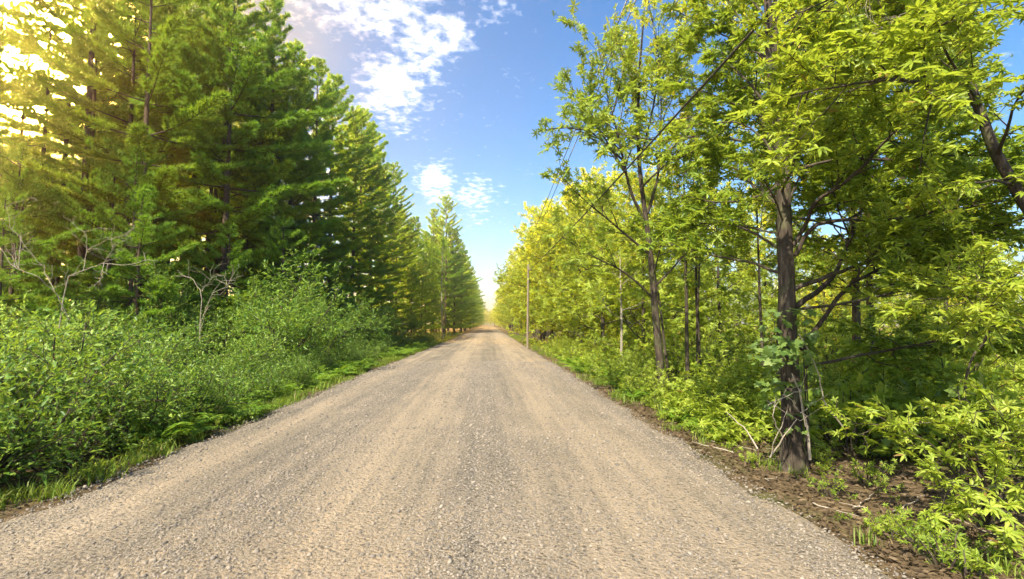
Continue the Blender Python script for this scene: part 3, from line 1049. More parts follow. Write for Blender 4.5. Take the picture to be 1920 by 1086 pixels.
# tall airy tree with rising stems
rng = np.random.default_rng(79)
root = np.array([4.15, 12.3, 0.0])
root[2] = ground_z(root[0], root[1])
G = Grower(rng, 3, (0, 3.4, 5.0, 4), (0.5, 0.42, 0.5, .5), (0.6, 0.6, 0.7, .7), 0.08, 0.085, flat=0.0, start=0.3)
tr = np.array([at(*p) for p in ((1243, 742, 12.3), (1236, 660, 12.3), (1228, 580, 12.3), (1222, 500, 12.3), (1214, 430, 12.3), (1200, 330, 12.3), (1195, 230, 12.3), (1200, 120, 12.3), (1208, 20, 12.3))]) - root
tr[0, 2] = -.15
trunk = Geo()
s = np.linspace(0, 1, 26)
tp = np.stack([np.interp(s, np.linspace(0, 1, len(tr)), tr[:, j]) for j in range(3)], 1)
trunk.tube(tp, np.interp(s, [0, .05, .3, 1], [.135, .10, .08, .018]), 12)
for pts, r in [
    ([(1215, 430, 12.3), (1180, 350, 12), (1165, 280, 11.8), (1140, 180, 11.6), (1120, 80, 11.5)], .045),
    ([(1214, 400, 12.3), (1235, 320, 12.5), (1240, 200, 12.6), (1250, 90, 12.6)], .04),
    ([(1168, 300, 11.8), (1110, 250, 11.5), (1050, 240, 11.2), (1020, 245, 11)], .028),
    ([(1172, 320, 11.8), (1120, 240, 12.2), (1080, 180, 12.4), (1065, 150, 12.5)], .03),
    ([(1222, 480, 12.3), (1150, 420, 12), (1090, 370, 11.8), (1045, 320, 11.6)], .035),
    ([(1226, 560, 12.3), (1170, 510, 12), (1110, 480, 11.6), (1050, 440, 11.2)], .03),
    ([(1226, 540, 12.3), (1290, 470, 12), (1340, 400, 11.6)], .03),
    ([(1200, 300, 12.3), (1225, 200, 12), (1235, 110, 11.8), (1215, 0, 11.7)], .028),
    ([(1150, 210, 11.7), (1170, 120, 11.7), (1150, 60, 11.7)], .022),
    ([(1196, 240, 12.3), (1180, 140, 12.8), (1175, 80, 13)], .025),
    ([(1224, 520, 12.3), (1250, 430, 11.5), (1280, 380, 11)], .025),
    ([(1205, 350, 12.3), (1270, 280, 12.5), (1310, 200, 12.6)], .028),
]:
    w = np.array([at(*p) for p in pts]) - root
    w = smooth(w, 4, 0.006, rng)
    G.guided(w, r, 1, rend=0.007, start=0.25)
bark_m, leaf_m = G.meshes('airy_tree', M['bark'], M['leaf_green'], 0.12, 'star', 0.5)
t = thing('broadleaf_tree', 'tall airy tree with slim leaning trunk and rising stems against the blue sky', 'tree', root)
link('trunk', trunk.mesh('airy_trunk', M['bark'], True), t)
link('limbs', bark_m, t)
link('crown', leaf_m, t)

BACK_CROWN = broadleaf(105, 10.2, 3.5, .36, 22, 'leaf_bright', .14, r=.1, gap=.11, flat=.4, keep=.75)
BROAD = [broadleaf(101, 10.5, 3.6, .05, 30, 'leaf_bright', .19, r=.12, gap=.13, flat=.35),
         broadleaf(102, 9.5, 3.2, .07, 28, 'leaf_bright', .19, r=.1, gap=.13, flat=.35),
         broadleaf(103, 11.5, 3.4, .24, 24, 'leaf_green', .18, r=.12, gap=.13, flat=.3),
         broadleaf(104, 8.5, 3.0, .05, 28, 'leaf_bright', .18, r=.09, gap=.125, flat=.3)]
G_MID = 'broadleaf trees along the right edge beyond the pole'
G_BACK = 'slender broadleaf trees in the sparse right-hand wood'


def put_broad(v, x, y, label, group=None, sc=1.0, name='broadleaf_tree', rz=None):
    w, l = BROAD[v]
    t = thing(name, label, 'tree', (x, y, float(ground_z(np.array(x), np.array(y)))), RNG.uniform(0, 2 * PI) if rz is None else rz, sc, group)
    link('trunk', w, t)
    link('crown', l, t)
    return t


rng = np.random.default_rng(31)
t = thing('broadleaf_tree', 'broadleaf tree directly behind the near trunk, its crown filling the space beside the airy tree', 'tree', (5.62, 9.6, -.08), 0.6)
link('trunk', BACK_CROWN[0], t)
link('crown', BACK_CROWN[1], t)
put_broad(1, 6.6, 21.5, 'bushy yellow-green tree between the airy tree and the pole', sc=.82)
put_broad(0, 6.2, 27.5, 'round yellow-green tree right of the pole', sc=.86)
put_broad(3, 6.0, 33.5, 'bright yellow-green tree directly behind the pole', sc=1.0)
for x, y, c in [(3.4, 300, 1.1), (-1.5, 420, 1.2), (4.0, 380, 1.2), (1.5, 460, 1.3), (-4, 470, 1.4), (5, 480, 1.4)]:
    put_broad(1, x, y, 'small distant tree closing the far end of the road', 'trees at the far end of the road', sc=c)
for i in range(40):
    y = 39 * (1.052 ** i)
    x = 5.6 + rng.uniform(-.4, .8) + (i % 2) * 3.0
    put_broad(int(rng.integers(0, 4)), x, y, 'yellow-green broadleaf tree in the line along the far right roadside', G_MID, sc=rng.uniform(1.0, 1.3))
back = [(9.2, 12.5, 2, .85), (9.9, 12.9, 2, .8), (11, 24, 3, .9), (18.5, 20, 2, .7), (9.5, 29, 0, .9), (16, 29, 1, .9), (24, 24, 3, .7), (12.5, 34, 3, .9), (29, 30, 1, .75)]
for k in range(26):
    bx = 14 + 48 * rng.random()
    back.append((bx, 34 + 34 * rng.random(), int(rng.choice((0, 1, 3))), rng.uniform(.62, .85)))
for x, y, v, s in back:
    put_broad(v, x, y, 'slender broadleaf tree standing in the sunny wood behind the near right-hand tree', G_BACK, sc=s)

# ------------------------------------------------------------------ shrubs and saplings
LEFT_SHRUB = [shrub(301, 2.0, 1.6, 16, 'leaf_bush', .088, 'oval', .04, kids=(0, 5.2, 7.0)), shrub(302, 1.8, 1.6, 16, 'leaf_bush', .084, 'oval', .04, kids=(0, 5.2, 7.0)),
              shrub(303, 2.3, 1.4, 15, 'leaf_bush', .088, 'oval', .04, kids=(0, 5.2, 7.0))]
SAP = [shrub(311, 4.2, 1.9, 7, 'leaf_sapling', .13, 'narrow', .055, lift=0.05, kids=(0, 4.4, 6.0)),
       shrub(312, 3.4, 1.8, 8, 'leaf_sapling', .13, 'narrow', .055, lift=0.04, kids=(0, 4.4, 6.0))]
RIGHT_SHRUB = [shrub(321, 1.3, 1.3, 9, 'leaf_green', .085, 'star', .11, kids=(0, 4.0, 5.0), lift=0.03),
               shrub(322, 1.7, 1.4, 9, 'leaf_bright', .09, 'star', .12, kids=(0, 3.6, 4.6), lift=0.05)]


def put_shrub(v, x, y, label, sc=1.0, group=None, name='shrub', rz=None, cat='shrub'):
    t = thing(name, label, cat, (x, y, float(ground_z(np.array(x), np.array(y)))), RNG.uniform(0, 2 * PI) if rz is None else rz, sc, group)
    link('stems', v[0], t)
    link('foliage', v[1], t)
    return t


G_LS = 'leafy shrubs of the thicket on the left verge'
lab = 'small-leaved green shrub in the dense thicket left of the road'
left = [(-5.9, 5.6, 0, .92), (-7.2, 5.0, 1, 1.05), (-6.5, 7.0, 2, .95), (-8.4, 6.6, 0, 1.1), (-9.6, 7.8, 1, 1.15), (-7.9, 8.6, 2, 1.0), (-6.3, 8.7, 1, .9), (-10.8, 9.6, 0, 1.2), (-9.3, 10.4, 2, 1.05), (-7.6, 10.6, 0, .95),
        (-6.2, 11.0, 1, .75), (-12.5, 11.5, 2, 1.2), (-10.6, 12.6, 0, 1.1), (-8.4, 12.8, 1, 1.0), (-6.8, 13.6, 2, .75), (-14.4, 13.2, 1, 1.2), (-12.3, 14.6, 0, 1.1), (-9.6, 15.2, 2, .9), (-5.4, 4.2, 1, .6)]
left = [(x + .45, y, v, s * (.70 + .26 * abs(math.sin(x * 3.1 + y * 1.7)))) for x, y, v, s in left]
rs2 = np.random.default_rng(56)
left += [(-5.25, 6.6, 1, .62), (-5.2, 7.9, 0, .6), (-5.15, 9.2, 2, .55), (-5.3, 10.4, 1, .6), (-5.1, 11.8, 0, .5), (-5.6, 5.2, 2, .6)]
for k in range(46):
    y = 12 * (1.033 ** k)
    o = 2.4 * rs2.random()
    left.append((-5.0 - o, y, k % 3, rs2.uniform(.26, .4) + .11 * o))
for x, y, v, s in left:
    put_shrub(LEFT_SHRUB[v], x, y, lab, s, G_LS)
sap_more = []
rs = np.random.default_rng(55)
for k in range(64):
    y = 17 + 36 * rs.random()
    sap_more.append((-9.0 - y * rs.uniform(.0, .85), y, k % 2, rs.uniform(.5, .85)))
G_LSAP = 'young saplings in front of the pine wood'
for x, y, v, s in [(-7.4, 18.5, 0, .95), (-9.4, 20.5, 1, 1.0), (-6.9, 22.0, 1, .75), (-11.5, 18.4, 0, .85), (-13.8, 19.2, 1, .9), (-16.4, 17.4, 0, .85), (-8.2, 24.5, 0, .9), (-10.6, 24.4, 1, 1.0), (-18.8, 18.6, 1, .9), (-7.4, 29, 1, .95), (-9.2, 32, 0, 1.0), (-7.6, 37, 1, .9), (-8.2, 45, 0, .9)] + sap_more:
    put_shrub(SAP[v], x, y, 'green leafy sapling in front of the pine wood on the left', s, G_LSAP, 'sapling', cat='sapling')

rs_more = [(6 + 30 * rng.random(), 11 + 24 * rng.random(), 1, rng.uniform(.8, 1.25)) for k in range(70)]
rs_more = [q for q in rs_more if q[0] < 1.3 * q[1]]
rs_more += [(3.45 + 1.7 * rng.random(), 9.5 * (1.032 ** k), k % 2, rng.uniform(.38, .68)) for k in range(44)]
G_RS = 'leafy shrubs under the right-hand trees'
for x, y, v, s in [(5.4, 8.6, 0, .95), (6.6, 9.6, 0, 1.1), (4.6, 10.0, 0, .75), (5.6, 11.6, 1, .9), (7.4, 12.6, 0, 1.2), (5.3, 14.6, 1, .85), (6.6, 15.8, 0, 1.2), (8.4, 9.4, 1, 1.1), (9.6, 14.2, 1, 1.2), (5.2, 17.6, 0, 1.0), (6.8, 19.2, 1, 1.2), (5.4, 21.2, 0, 1.1), (5.3, 25, 1, 1.0), (11.8, 12.6, 1, 1.3), (12.8, 15.6, 1, 1.4), (15.2, 16.4, 1, 1.5), (13.8, 19.8, 1, 1.5), (10.4, 18.4, 1, 1.4), (17.8, 21, 1, 1.6), (8.8, 22, 1, 1.4), (11.8, 24, 1, 1.5), (6.2, 30, 0, 1.1), (5.6, 36, 1, 1.0), (20, 18, 1, 1.5), (9, 17, 0, 1.4)] + rs_more:
    put_shrub(RIGHT_SHRUB[v], x, y, 'bright leafy shrub among the trees on the right', s, G_RS)

# star-leaved sapling in the right foreground
rng = np.random.default_rng(91)
root = np.array([4.35, 4.55, 0.0])
root[2] = ground_z(root[0], root[1])
G = Grower(rng, 3, (0, 5.5, 7.5, 5), (.5, .42, .5, .5), (.8, .75, .8, .8), 0.0, 0.062, flat=.55, start=.25)
for pts, r in [
    ([(1850, 985, 4.55), (1800, 900, 4.6), (1740, 830, 4.7), (1660, 800, 4.8), (1590, 795, 4.9)], .014),
    ([(1850, 985, 4.55), (1840, 870, 4.4), (1780, 800, 4.3), (1720, 790, 4.3)], .013),
    ([(1850, 985, 4.55), (1880, 860, 4.4), (1880, 790, 4.2), (1850, 760, 4.1)], .013),
    ([(1850, 985, 4.55), (1840, 940, 4.3), (1800, 920, 4.1), (1750, 915, 4.0)], .011),
    ([(1850, 985, 4.55), (1870, 930, 4.2), (1870, 910, 3.9), (1840, 930, 3.7)], .011),
    ([(1850, 985, 4.55), (1920, 850, 4.4), (1960, 760, 4.3), (1930, 700, 4.2)], .013),
    ([(1850, 985, 4.55), (1900, 900, 4.6), (1960, 830, 4.7)], .012),
    ([(1850, 985, 4.55), (1900, 980, 4.1), (1900, 1000, 3.8)], .01),
]:
    w = np.array([at(*p) for p in pts]) - root
    w = smooth(w, 4, 0.006, rng)
    G.guided(w, r, 1, rend=.004)
v = G.meshes('front_sapling', M['bark'], M['leaf_bright'], .078, 'star', .35)
t = thing('sapling', 'low bright sapling with star-shaped leaf clusters at the right foreground edge', 'sapling', root)
link('stems', v[0], t)
link('foliage', v[1], t)

# bough sapling rising at the right edge
rng = np.random.default_rng(92)
root = np.array([5.0, 5.4, 0.0])
root[2] = ground_z(root[0], root[1])
G = Grower(rng, 3, (0, 4.6, 7, 5), (.5, .42, .5, .5), (.8, .75, .8, .8), 0.0, 0.06, flat=.55, start=.45)
for pts, r in [
    ([(1800, 860, 5.4), (1812, 705, 5.3), (1845, 640, 5.2), (1860, 585, 5.0), (1840, 550, 4.7), (1800, 545, 4.5)], .022),
    ([(1845, 640, 5.2), (1880, 570, 4.9), (1920, 535, 4.6), (1960, 520, 4.5)], .014),
    ([(1850, 600, 5.1), (1900, 545, 4.6), (1900, 535, 4.3), (1870, 530, 4.1)], .012),
]:
    w = np.array([at(*p) for p in pts]) - root
    w[0, 2] = min(w[0, 2], -0.05) if pts[0][1] > 800 else w[0, 2]
    w = smooth(w, 4, 0.006, rng)
    G.guided(w, r, 1, rend=.004, start=.62)
v = G.meshes('edge_sapling', M['bark'], M['leaf_bright'], .085, 'star', .3)
t = thing('sapling', 'crooked-stemmed sapling with a bright tuft of leaves under the leaning tree', 'sapling', root)
link('stems', v[0], t)
link('foliage', v[1], t)

# pale-stemmed sapling beyond the airy tree
rng = np.random.default_rng(93)
v = broadleaf(93, 4.6, 1.7, .38, 9, 'leaf_bright', .17, r=.05, gap=.16, bark='bark_pale')
t = thing('sapling', 'small sapling with pale forked stem left of the airy tree', 'sapling', (5.2, 20.0, -.1))
link('trunk', v[0], t)
link('crown', v[1], t)

# thin dark stems behind the airy tree
G_TS = 'thin dark stems behind the airy tree'
thin = [broadleaf(94, 6.0, 1.3, .45, 9, 'leaf_bright', .15, r=.045, gap=.2), broadleaf(95, 5.2, 1.1, .4, 8, 'leaf_green', .15, r=.04, gap=.2, lean=(.5, 0))]
for i, (x, y) in enumerate([(5.3, 13.6), (5.7, 13.9), (6.0, 14.4), (5.0, 14.2), (7.2, 13.2), (9.8, 16.0)]):
    t = thing('young_tree', 'thin dark-stemmed young tree behind the tall airy tree', 'tree', (x, y, -.1), RNG.uniform(0, 6.2), float(RNG.uniform(.85, 1.15)), G_TS)
    link('trunk', thin[i % 2][0], t)
    link('crown', thin[i % 2][1], t)

# climbing vine on the near tree, spreading over the ground to its right
rng = np.random.default_rng(96)
root = np.array([3.78, 6.1, float(ground_z(np.array(3.78), np.array(6.1)))])
st, lv = Geo(), Geo()
pos, dr = [], []
for k in range(9):
    a = rng.uniform(PI * 0.95, PI * 2.05)
    h = rng.uniform(.9, 1.9)
    z = np.linspace(0.0, h, 9)
    aa = a + np.cumsum(rng.normal(0, .16, 9))
    pts = np.stack([np.cos(aa) * .17, .2 + np.sin(aa) * .17, z], 1)
    st.tube(pts, np.linspace(.011, .004, 9), 4)
for k in range(150):
    a = rng.uniform(PI * 0.85, PI * 2.15)
    z = rng.uniform(1.0, 2.0) if k < 110 else rng.uniform(.4, 1.1)
    rr = .17 + abs(rng.normal(.06, .1))
    pos.append((math.cos(a) * rr, .2 + math.sin(a) * rr, z))
    dr.append((math.cos(a) * .8, math.sin(a) * .8, -.5))
for x0, x1, y0, z0, n in ((-.35, -.15, -.25, 1.55, 26), (-.75, -.3, -.2, 1.45, 26)):
    for k in range(n):
        pos.append((rng.uniform(x0, x1), y0 + rng.normal(0, .12), z0 + rng.normal(0, .09)))
        dr.append((rng.normal(0, .6), -.7, -.6))
st.tube(np.array([(-.1, .1, 1.5), (-.4, -.15, 1.62), (-.75, -.2, 1.5)]), np.array([.008, .006, .003]), 4)
put_leaves(lv, rng, np.array(pos), np.array(dr), .085, 'lobed', .5)
t = thing('climbing_vine', 'leafy vine with broad lobed leaves wrapped round the near trunk', 'vine', root)
link('stems', st.mesh('vine_stems', M['bark'], True), t)
link('foliage', lv.mesh('vine_leaves', M['leaf_vine']), t)

G_LB = 'broad-leaved low shrubs right of the near trunk'
rng = np.random.default_rng(97)
lob = shrub(331, 1.15, 1.2, 10, 'leaf_green', .11, 'lobed', .10, kids=(0, 4.0, 4.6), lift=.02)
for x, y, s in [(5.0, 7.0, .95), (5.9, 6.6, 1.05), (5.9, 7.8, 1.1), (6.9, 7.2, 1.15), (4.75, 8.0, .8), (7.4, 8.4, 1.2), (6.2, 5.9, .8)]:
    put_shrub(lob, x, y, 'low shrub with broad lobed leaves right of the near trunk', s, G_LB)

# ------------------------------------------------------------------ ferns and low plants
FERN = [fern(401, .75, 10), fern(402, .62, 9), fern(403, .85, 11)]
rng = np.random.default_rng(41)


def put_fern(x, y, s, label, group):
    w, f = FERN[rng.integers(0, 3)]
    t = thing('fern', label, 'fern', (x, y, float(ground_z(np.array(x), np.array(y)))), rng.uniform(0, 6.2), s, group)
    link('stalks', w, t)
    link('fronds', f, t)


for i in range(130):
    y = 7.5 + 33 * rng.random() ** 1.25
    put_fern(XL - .35 - 2.3 * rng.random() ** 1.2 * min(1, .35 + y / 30), y, rng.uniform(.65, 1.35), 'green fern in the strip along the left edge of the road', 'ferns along the left road edge')
for i in range(110):
    y = 8.0 + 26 * rng.random() ** 1.2
    put_fern(XR + .6 + 3.4 * rng.random(), y, rng.uniform(.55, 1.15), 'yellow-green fern in the undergrowth on the right verge', 'ferns on the right verge')

LOW = [shrub(341, .38, .42, 7, 'leaf_green', .05, 'star', .08, kids=(0, 7, 6), levels=2), shrub(342, .3, .45, 7, 'leaf_bright', .05, 'star', .08, kids=(0, 7, 6), levels=2)]
for i in range(84):
    y = 3.1 + 8 * rng.random() ** 1.2
    x = XR + .3 + 2.2 * rng.random() ** 1.2
    if x > 3.3 and y > 4.4 and y < 6.6 and rng.random() < .55:
        continue
    put_shrub(LOW[i % 2], x, y, 'small leafy plant on the bare soil of the right verge', float(rng.uniform(.3, .95)), 'low plants on the right verge', 'leafy_plant', cat='plant')
for i in range(26):
    y = 3.6 + 8 * rng.random()
    put_shrub(LOW[i % 2], XL - .12 - .6 * rng.random(), y, 'small leafy plant at the foot of the left thicket', float(rng.uniform(.5, 1.0)), 'low plants under the left thicket', 'leafy_plant', cat='plant')


def cover(name, mat, n, size, kind, zone, hmax, seed):
    rg = np.random.default_rng(seed)
    x, y = zone(rg, n)
    pat = np.sin(x * 1.3 + 1.1 * np.sin(y * .7)) + np.sin(y * 1.1 - x * .6) + rg.normal(0, .7, len(x))
    k = pat > -.7
    x, y, pat = x[k], y[k], pat[k]
    z = ground_z(x, y) + hmax * rg.random(len(x)) ** .8 * np.clip(.45 + .3 * pat, .25, 1.2)
    a = rg.uniform(0, 2 * PI, len(x))
    g = Geo()
    put_leaves(g, rg, np.stack([x, y, z], 1), np.stack([np.cos(a), np.sin(a), rg.normal(.15, .3, len(x))], 1), size, kind, .35)
    o = link(name, g.mesh(name, M[mat]))
    o['kind'] = 'stuff'


def wood_floor(rg, n):
    y = 7.5 + 34 * rg.random(n) ** 1.3
    return 3.4 + (1.0 + 1.0 * y) * rg.random(n), y


cover('undergrowth', 'leaf_bright', 42000, .12, 'star', wood_floor, .85, 61)
cover('undergrowth', 'leaf_sapling', 30000, .12, 'narrow', lambda rg, n: (XL - .4 - 9 * rg.random(n), 10 + 90 * rg.random(n) ** 1.5), .5, 62)

# ------------------------------------------------------------------ sticks, dead twigs
def stick(name, label, cat, paths, mat='twig_dead', group=None, r=.009, twigs=0):
    g = Geo()
    base = np.array(at(*paths[0][0]))
    root = np.array([base[0], base[1], base[2]])
    for k, p in enumerate(paths):
        w = np.array([at(*q) for q in p]) - root
        m = len(w) * 3
        w = np.stack([np.interp(np.linspace(0, 1, m), np.linspace(0, 1, len(w)), w[:, j]) for j in range(3)], 1)
        w[1:-1] += np.random.default_rng(k).normal(0, .008, (m - 2, 3))
        rr = r * (1 if k == 0 else .6)
        g.tube(w, np.linspace(rr, rr * .4, m), 5)
    if twigs:
        rg = np.random.default_rng(int(abs(root[0]) * 977))
        for p in paths:
            w = np.array([at(*q) for q in p]) - root
            for _ in range(twigs):
                k = rg.integers(0, len(w) - 1)
                a = w[k] + (w[k + 1] - w[k]) * rg.random()
                d = unit(unit(w[k + 1] - w[k]) + rg.normal(0, .75, 3) + np.array([0, 0, .25]))
                l = rg.uniform(.15, .5)
                c = [a]
                for _k in range(4):
                    d = unit(d + rg.normal(0, .28, 3))
                    c.append(c[-1] + d * l / 4)
                g.tube(np.array(c), np.linspace(r * .4, .0015, 5), 4)
                d2 = unit(d + rg.normal(0, .6, 3))
                g.tube(np.array([c[2], c[2] + d2 * l * .3, c[2] + d2 * l * .5 + rg.normal(0, .02, 3)]), np.array([r * .25, r * .18, .001]), 3)
    o = link(name, g.mesh(name, M[mat], True))
    o.location = root
    tag(o, label, cat, group)
    return o


stick('dead_branch', 'grey stick leaning out of the right-hand undergrowth left of the near trunk', 'stick', [[(1421, 843, 6.6), (1395, 800, 7.1), (1361, 772, 7.6)]], r=.013)
stick('dead_branch', 'pale forked stick propped against the foot of the near trunk', 'stick', [[(1444, 858, 6.15), (1468, 822, 6.0), (1494, 786, 5.95)], [(1447, 850, 6.1), (1455, 820, 6.0), (1470, 790, 5.95), (1476, 770, 5.95)], [(1468, 822, 6.0), (1450, 780, 5.9), (1455, 740, 5.9)]], r=.012)
stick('vine_stem', 'bare woody vine climbing along the right side of the near trunk', 'vine', [[(1519, 862, 6.1), (1512, 790, 6.05), (1500, 740, 6.05), (1485, 700, 6.05)]], 'twig_dead', r=.018)
stick('vine_stem', 'long thin bare vine hanging right of the near trunk', 'vine', [[(1580, 800, 6.0), (1552, 766, 6.0), (1538, 720, 6.0), (1526, 675, 6.0), (1497, 625, 6.1)]], r=.01)
stick('dead_branch', 'tangle of fine dry twigs in front of the near trunk', 'twigs', [[(1440, 760, 5.95), (1490, 735, 5.9), (1535, 728, 5.9)], [(1436, 750, 5.95), (1500, 790, 5.9), (1560, 750, 5.9)], [(1500, 775, 5.9), (1560, 735, 5.9)], [(1470, 740, 5.9), (1520, 790, 5.9)], [(1450, 770, 5.9), (1475, 730, 5.9), (1510, 720, 5.9)], [(1510, 800, 5.9), (1500, 740, 5.9), (1515, 690, 5.9)]], r=.006)


def fallen(x0, y0, x1, y1, r, label):
    n = 7
    s = np.linspace(0, 1, n)
    rg = np.random.default_rng(int(x0 * 1000))
    X = x0 + (x1 - x0) * s + rg.normal(0, .015, n)
    Y = y0 + (y1 - y0) * s + rg.normal(0, .015, n)
    Z = ground_z(X, Y) + r + .025
    g = Geo()
    root = np.array([X[0], Y[0], Z[0]])
    g.tube(np.stack([X, Y, Z], 1) - root, np.linspace(r, r * .4, n), 5)
    o = link('fallen_stick', g.mesh('fallen_stick', M['twig_dead'], True))
    o.location = root
    tag(o, label, 'stick')


fallen(3.55, 4.95, 4.05, 5.35, .009, 'curved pale stick lying on the soil below the near trunk')
fallen(3.85, 4.8, 4.5, 5.2, .008, 'thin stick lying on bare soil near the star-leaved sapling')
fallen(3.15, 5.0, 3.45, 4.7, .008, 'short stick lying on the soil next to the gravel edge')
for k in range(16):
    fx, fy = 3.0 + 2.0 * rng.random(), 3.4 + 4.5 * rng.random()
    fa, fl = rng.uniform(0, PI), rng.uniform(.15, .45)
    fallen(fx, fy, fx + fl * math.cos(fa), fy + fl * math.sin(fa), .005, 'thin dry twig lying on the soil of the right verge')
    bpy.context.scene.collection.objects[-1]['group'] = 'dry twigs on the right verge'
fallen(3.3, 6.9, 2.95, 7.4, .01, 'stick lying in the litter by the road edge left of the near trunk')

stick('bare_shrub', 'leafless pale twigs arching over the left thicket at the frame edge', 'dead shrub', [[(130, 600, 9.5), (102, 545, 9.3), (74, 520, 9.1), (35, 505, 9), (18, 495, 9), (0, 465, 9)], [(35, 505, 9), (29, 488, 9), (37, 468, 9)], [(35, 505, 9.1), (40, 445, 9.2), (19, 428, 9.2), (14, 385, 9.2), (60, 370, 9.2)], [(102, 545, 9.3), (80, 500, 9.5), (45, 460, 9.6)]], r=.0085, twigs=7)
stick('bare_shrub', 'leafless forked pale twigs in the middle of the left thicket', 'dead shrub', [[(110, 620, 9.6), (125, 520, 9.6), (156, 507, 9.6), (195, 493, 9.6), (236, 499, 9.6), (280, 487, 9.6)], [(156, 507, 9.6), (163, 470, 9.7), (162, 440, 9.7), (138, 420, 9.7), (118, 405, 9.7)], [(195, 493, 9.6), (210, 470, 9.5), (215, 455, 9.5)], [(195, 493, 9.6), (190, 520, 9.4), (186, 530, 9.4)], [(163, 470, 9.7), (200, 450, 9.8), (240, 440, 9.8)]], r=.0085, twigs=7)
stick('bare_shrub', 'leafless pale twigs standing up at the right end of the left thicket', 'dead shrub', [[(374, 640, 11), (378, 545, 11), (360, 522, 11), (339, 515, 11)], [(374, 610, 11), (398, 550, 11), (415, 527, 11), (442, 526, 11)], [(378, 545, 11), (392, 530, 11), (402, 515, 11)], [(398, 550, 11), (425, 538, 11), (440, 510, 11)]], r=.0085, twigs=7)
stick('bare_shrub', 'whitish leafless twig high among the leaves of the right-hand trees', 'dead twig', [[(1770, -10, 5.2), (1720, 35, 5.2), (1675, 60, 5.2), (1640, 65, 5.2), (1575, 70, 5.2)], [(1675, 60, 5.2), (1640, 45, 5.2), (1615, 20, 5.2)], [(1720, 35, 5.2), (1712, 15, 5.2)]], r=.0085, twigs=7)


# ------------------------------------------------------------------ pole and cables
px, py = 2.52, 33.6
pole = thing('utility_pole', 'weathered wooden utility pole at the right road edge', 'utility pole', (px, py, 0))
g = Geo()
z = np.linspace(-.2, 5.6, 12)
g.tube(np.stack([.012 * z, 0 * z, z], 1), np.linspace(.078, .06, 12), 14)
link('pole', g.mesh('pole', M['pole_wood'], True), pole)
g = Geo()
g.tube(np.array([(.06, -.16, 5.2), (.06, .16, 5.2)]), np.array([.02, .02]), 8)
link('bracket', g.mesh('bracket', M['metal'], True), pole)
g = Geo()
g.tube(np.array([(.17, 0, 5.22), (.17, 0, 5.27), (.17, 0, 5.33)]), np.array([.035, .045, .03]), 10)
link('insulator', g.mesh('insulator', M['ceramic'], True), pole)


def cable(p0, p1, sag, r, label):
    n = 40
    s = np.linspace(0, 1, n)
    p0, p1 = np.array(p0), np.array(p1)
    pts = p0 + (p1 - p0) * s[:, None]
    pts[:, 2] -= sag * 4 * s * (1 - s)
    g = Geo()
    g.tube(pts - p0, np.full(n, r), 8)
    o = link('overhead_cable', g.mesh('overhead_cable', M['cable'], True))
    o.location = p0
    tag(o, label, 'cable')


a = at(1430, 0, 4.7)
cable((px + .07, py, 5.2), tuple(a + (a - np.array([px, py, 5.2])) * .35), -.02 + .25, .015, 'thick black overhead cable running from the pole across the right-hand trees')
b = at(1188, 0, 14)
far = np.array([3.3, 75, 7.0])
cable(tuple(far), tuple(b + (b - far) * .12),   .4, .018, 'thin overhead wire crossing the blue sky, nearest the right-hand trees')
b = at(1172, 0, 14)
far = np.array([3.0, 75, 7.0])
cable(tuple(far), tuple(b + (b - far) * .12), .4, .016, 'thin overhead wire crossing the blue sky, farther from the trees')

# ------------------------------------------------------------------ light and sky
AZ, EL = math.radians(148), math.radians(50)
to_sun = Vector((-math.sin(AZ) * math.cos(EL), math.cos(AZ) * math.cos(EL), math.sin(EL)))
sd = bpy.data.lights.new('sun', 'SUN')
sd.energy = 5.0
sd.angle = math.radians(0.5)
sd.color = (1.0, 0.91, 0.74)
so = bpy.data.objects.new('sun', sd)
so.rotation_euler = to_sun.to_track_quat('Z', 'Y').to_euler()
so.location = (-20, 10, 30)
col.objects.link(so)

w = bpy.data.worlds.new('World')
scene.world = w
w.use_nodes = True
nt = w.node_tree
nt.nodes.clear()
N, L = nt.nodes, nt.links
sky = N.new('ShaderNodeTexSky')
sky.sky_type = 'NISHITA'
sky.sun_disc = False
sky.sun_elevation = EL
sky.sun_rotation = -AZ
sky.air_density = 1.0
sky.dust_density = 1.6
sky.ozone_density = 2.2
tc = N.new('ShaderNodeTexCoord')
D = tc.outputs['Generated']
sep = N.new('ShaderNodeSeparateXYZ')
L.new(D, sep.inputs[0])
den = math_node(nt, 'ADD', math_node(nt, 'MAXIMUM', sep.outputs[2], 0.0), 0.12)
cx = math_node(nt, 'DIVIDE', sep.outputs[0], den)
cyy = math_node(nt, 'DIVIDE', sep.outputs[1], den)
cmb = N.new('ShaderNodeCombineXYZ')
L.new(cx, cmb.inputs[0])
L.new(cyy, cmb.inputs[1])
lobes = [((730, 20), .10, 1.0), ((790, 90), .085, 1.0), ((735, 165), .085, 1.05), ((850, 60), .06, .7), ((660, 10), .06, .8), ((820, 340), .055, .95), ((890, 370), .06, .75), ((930, 20), .05, .45), ((860, 180), .03, .5), ((620, -60), .12, .9)]
mask = None
for (qx, qy), rad, amp in lobes:
    d = direction(qx, qy)
    vm = N.new('ShaderNodeVectorMath')
    vm.operation = 'DISTANCE'
    L.new(D, vm.inputs[0])
    vm.inputs[1].default_value = tuple(d)
    mr = N.new('ShaderNodeMapRange')
    mr.interpolation_type = 'SMOOTHSTEP'
    mr.inputs['From Min'].default_value = rad * 1.35
    mr.inputs['From Max'].default_value = 0
    mr.inputs['To Min'].default_value = 0
    mr.inputs['To Max'].default_value = amp
    L.new(vm.outputs['Value'], mr.inputs['Value'])
    mask = mr.outputs[0] if mask is None else math_node(nt, 'MAXIMUM', mask, mr.outputs[0])
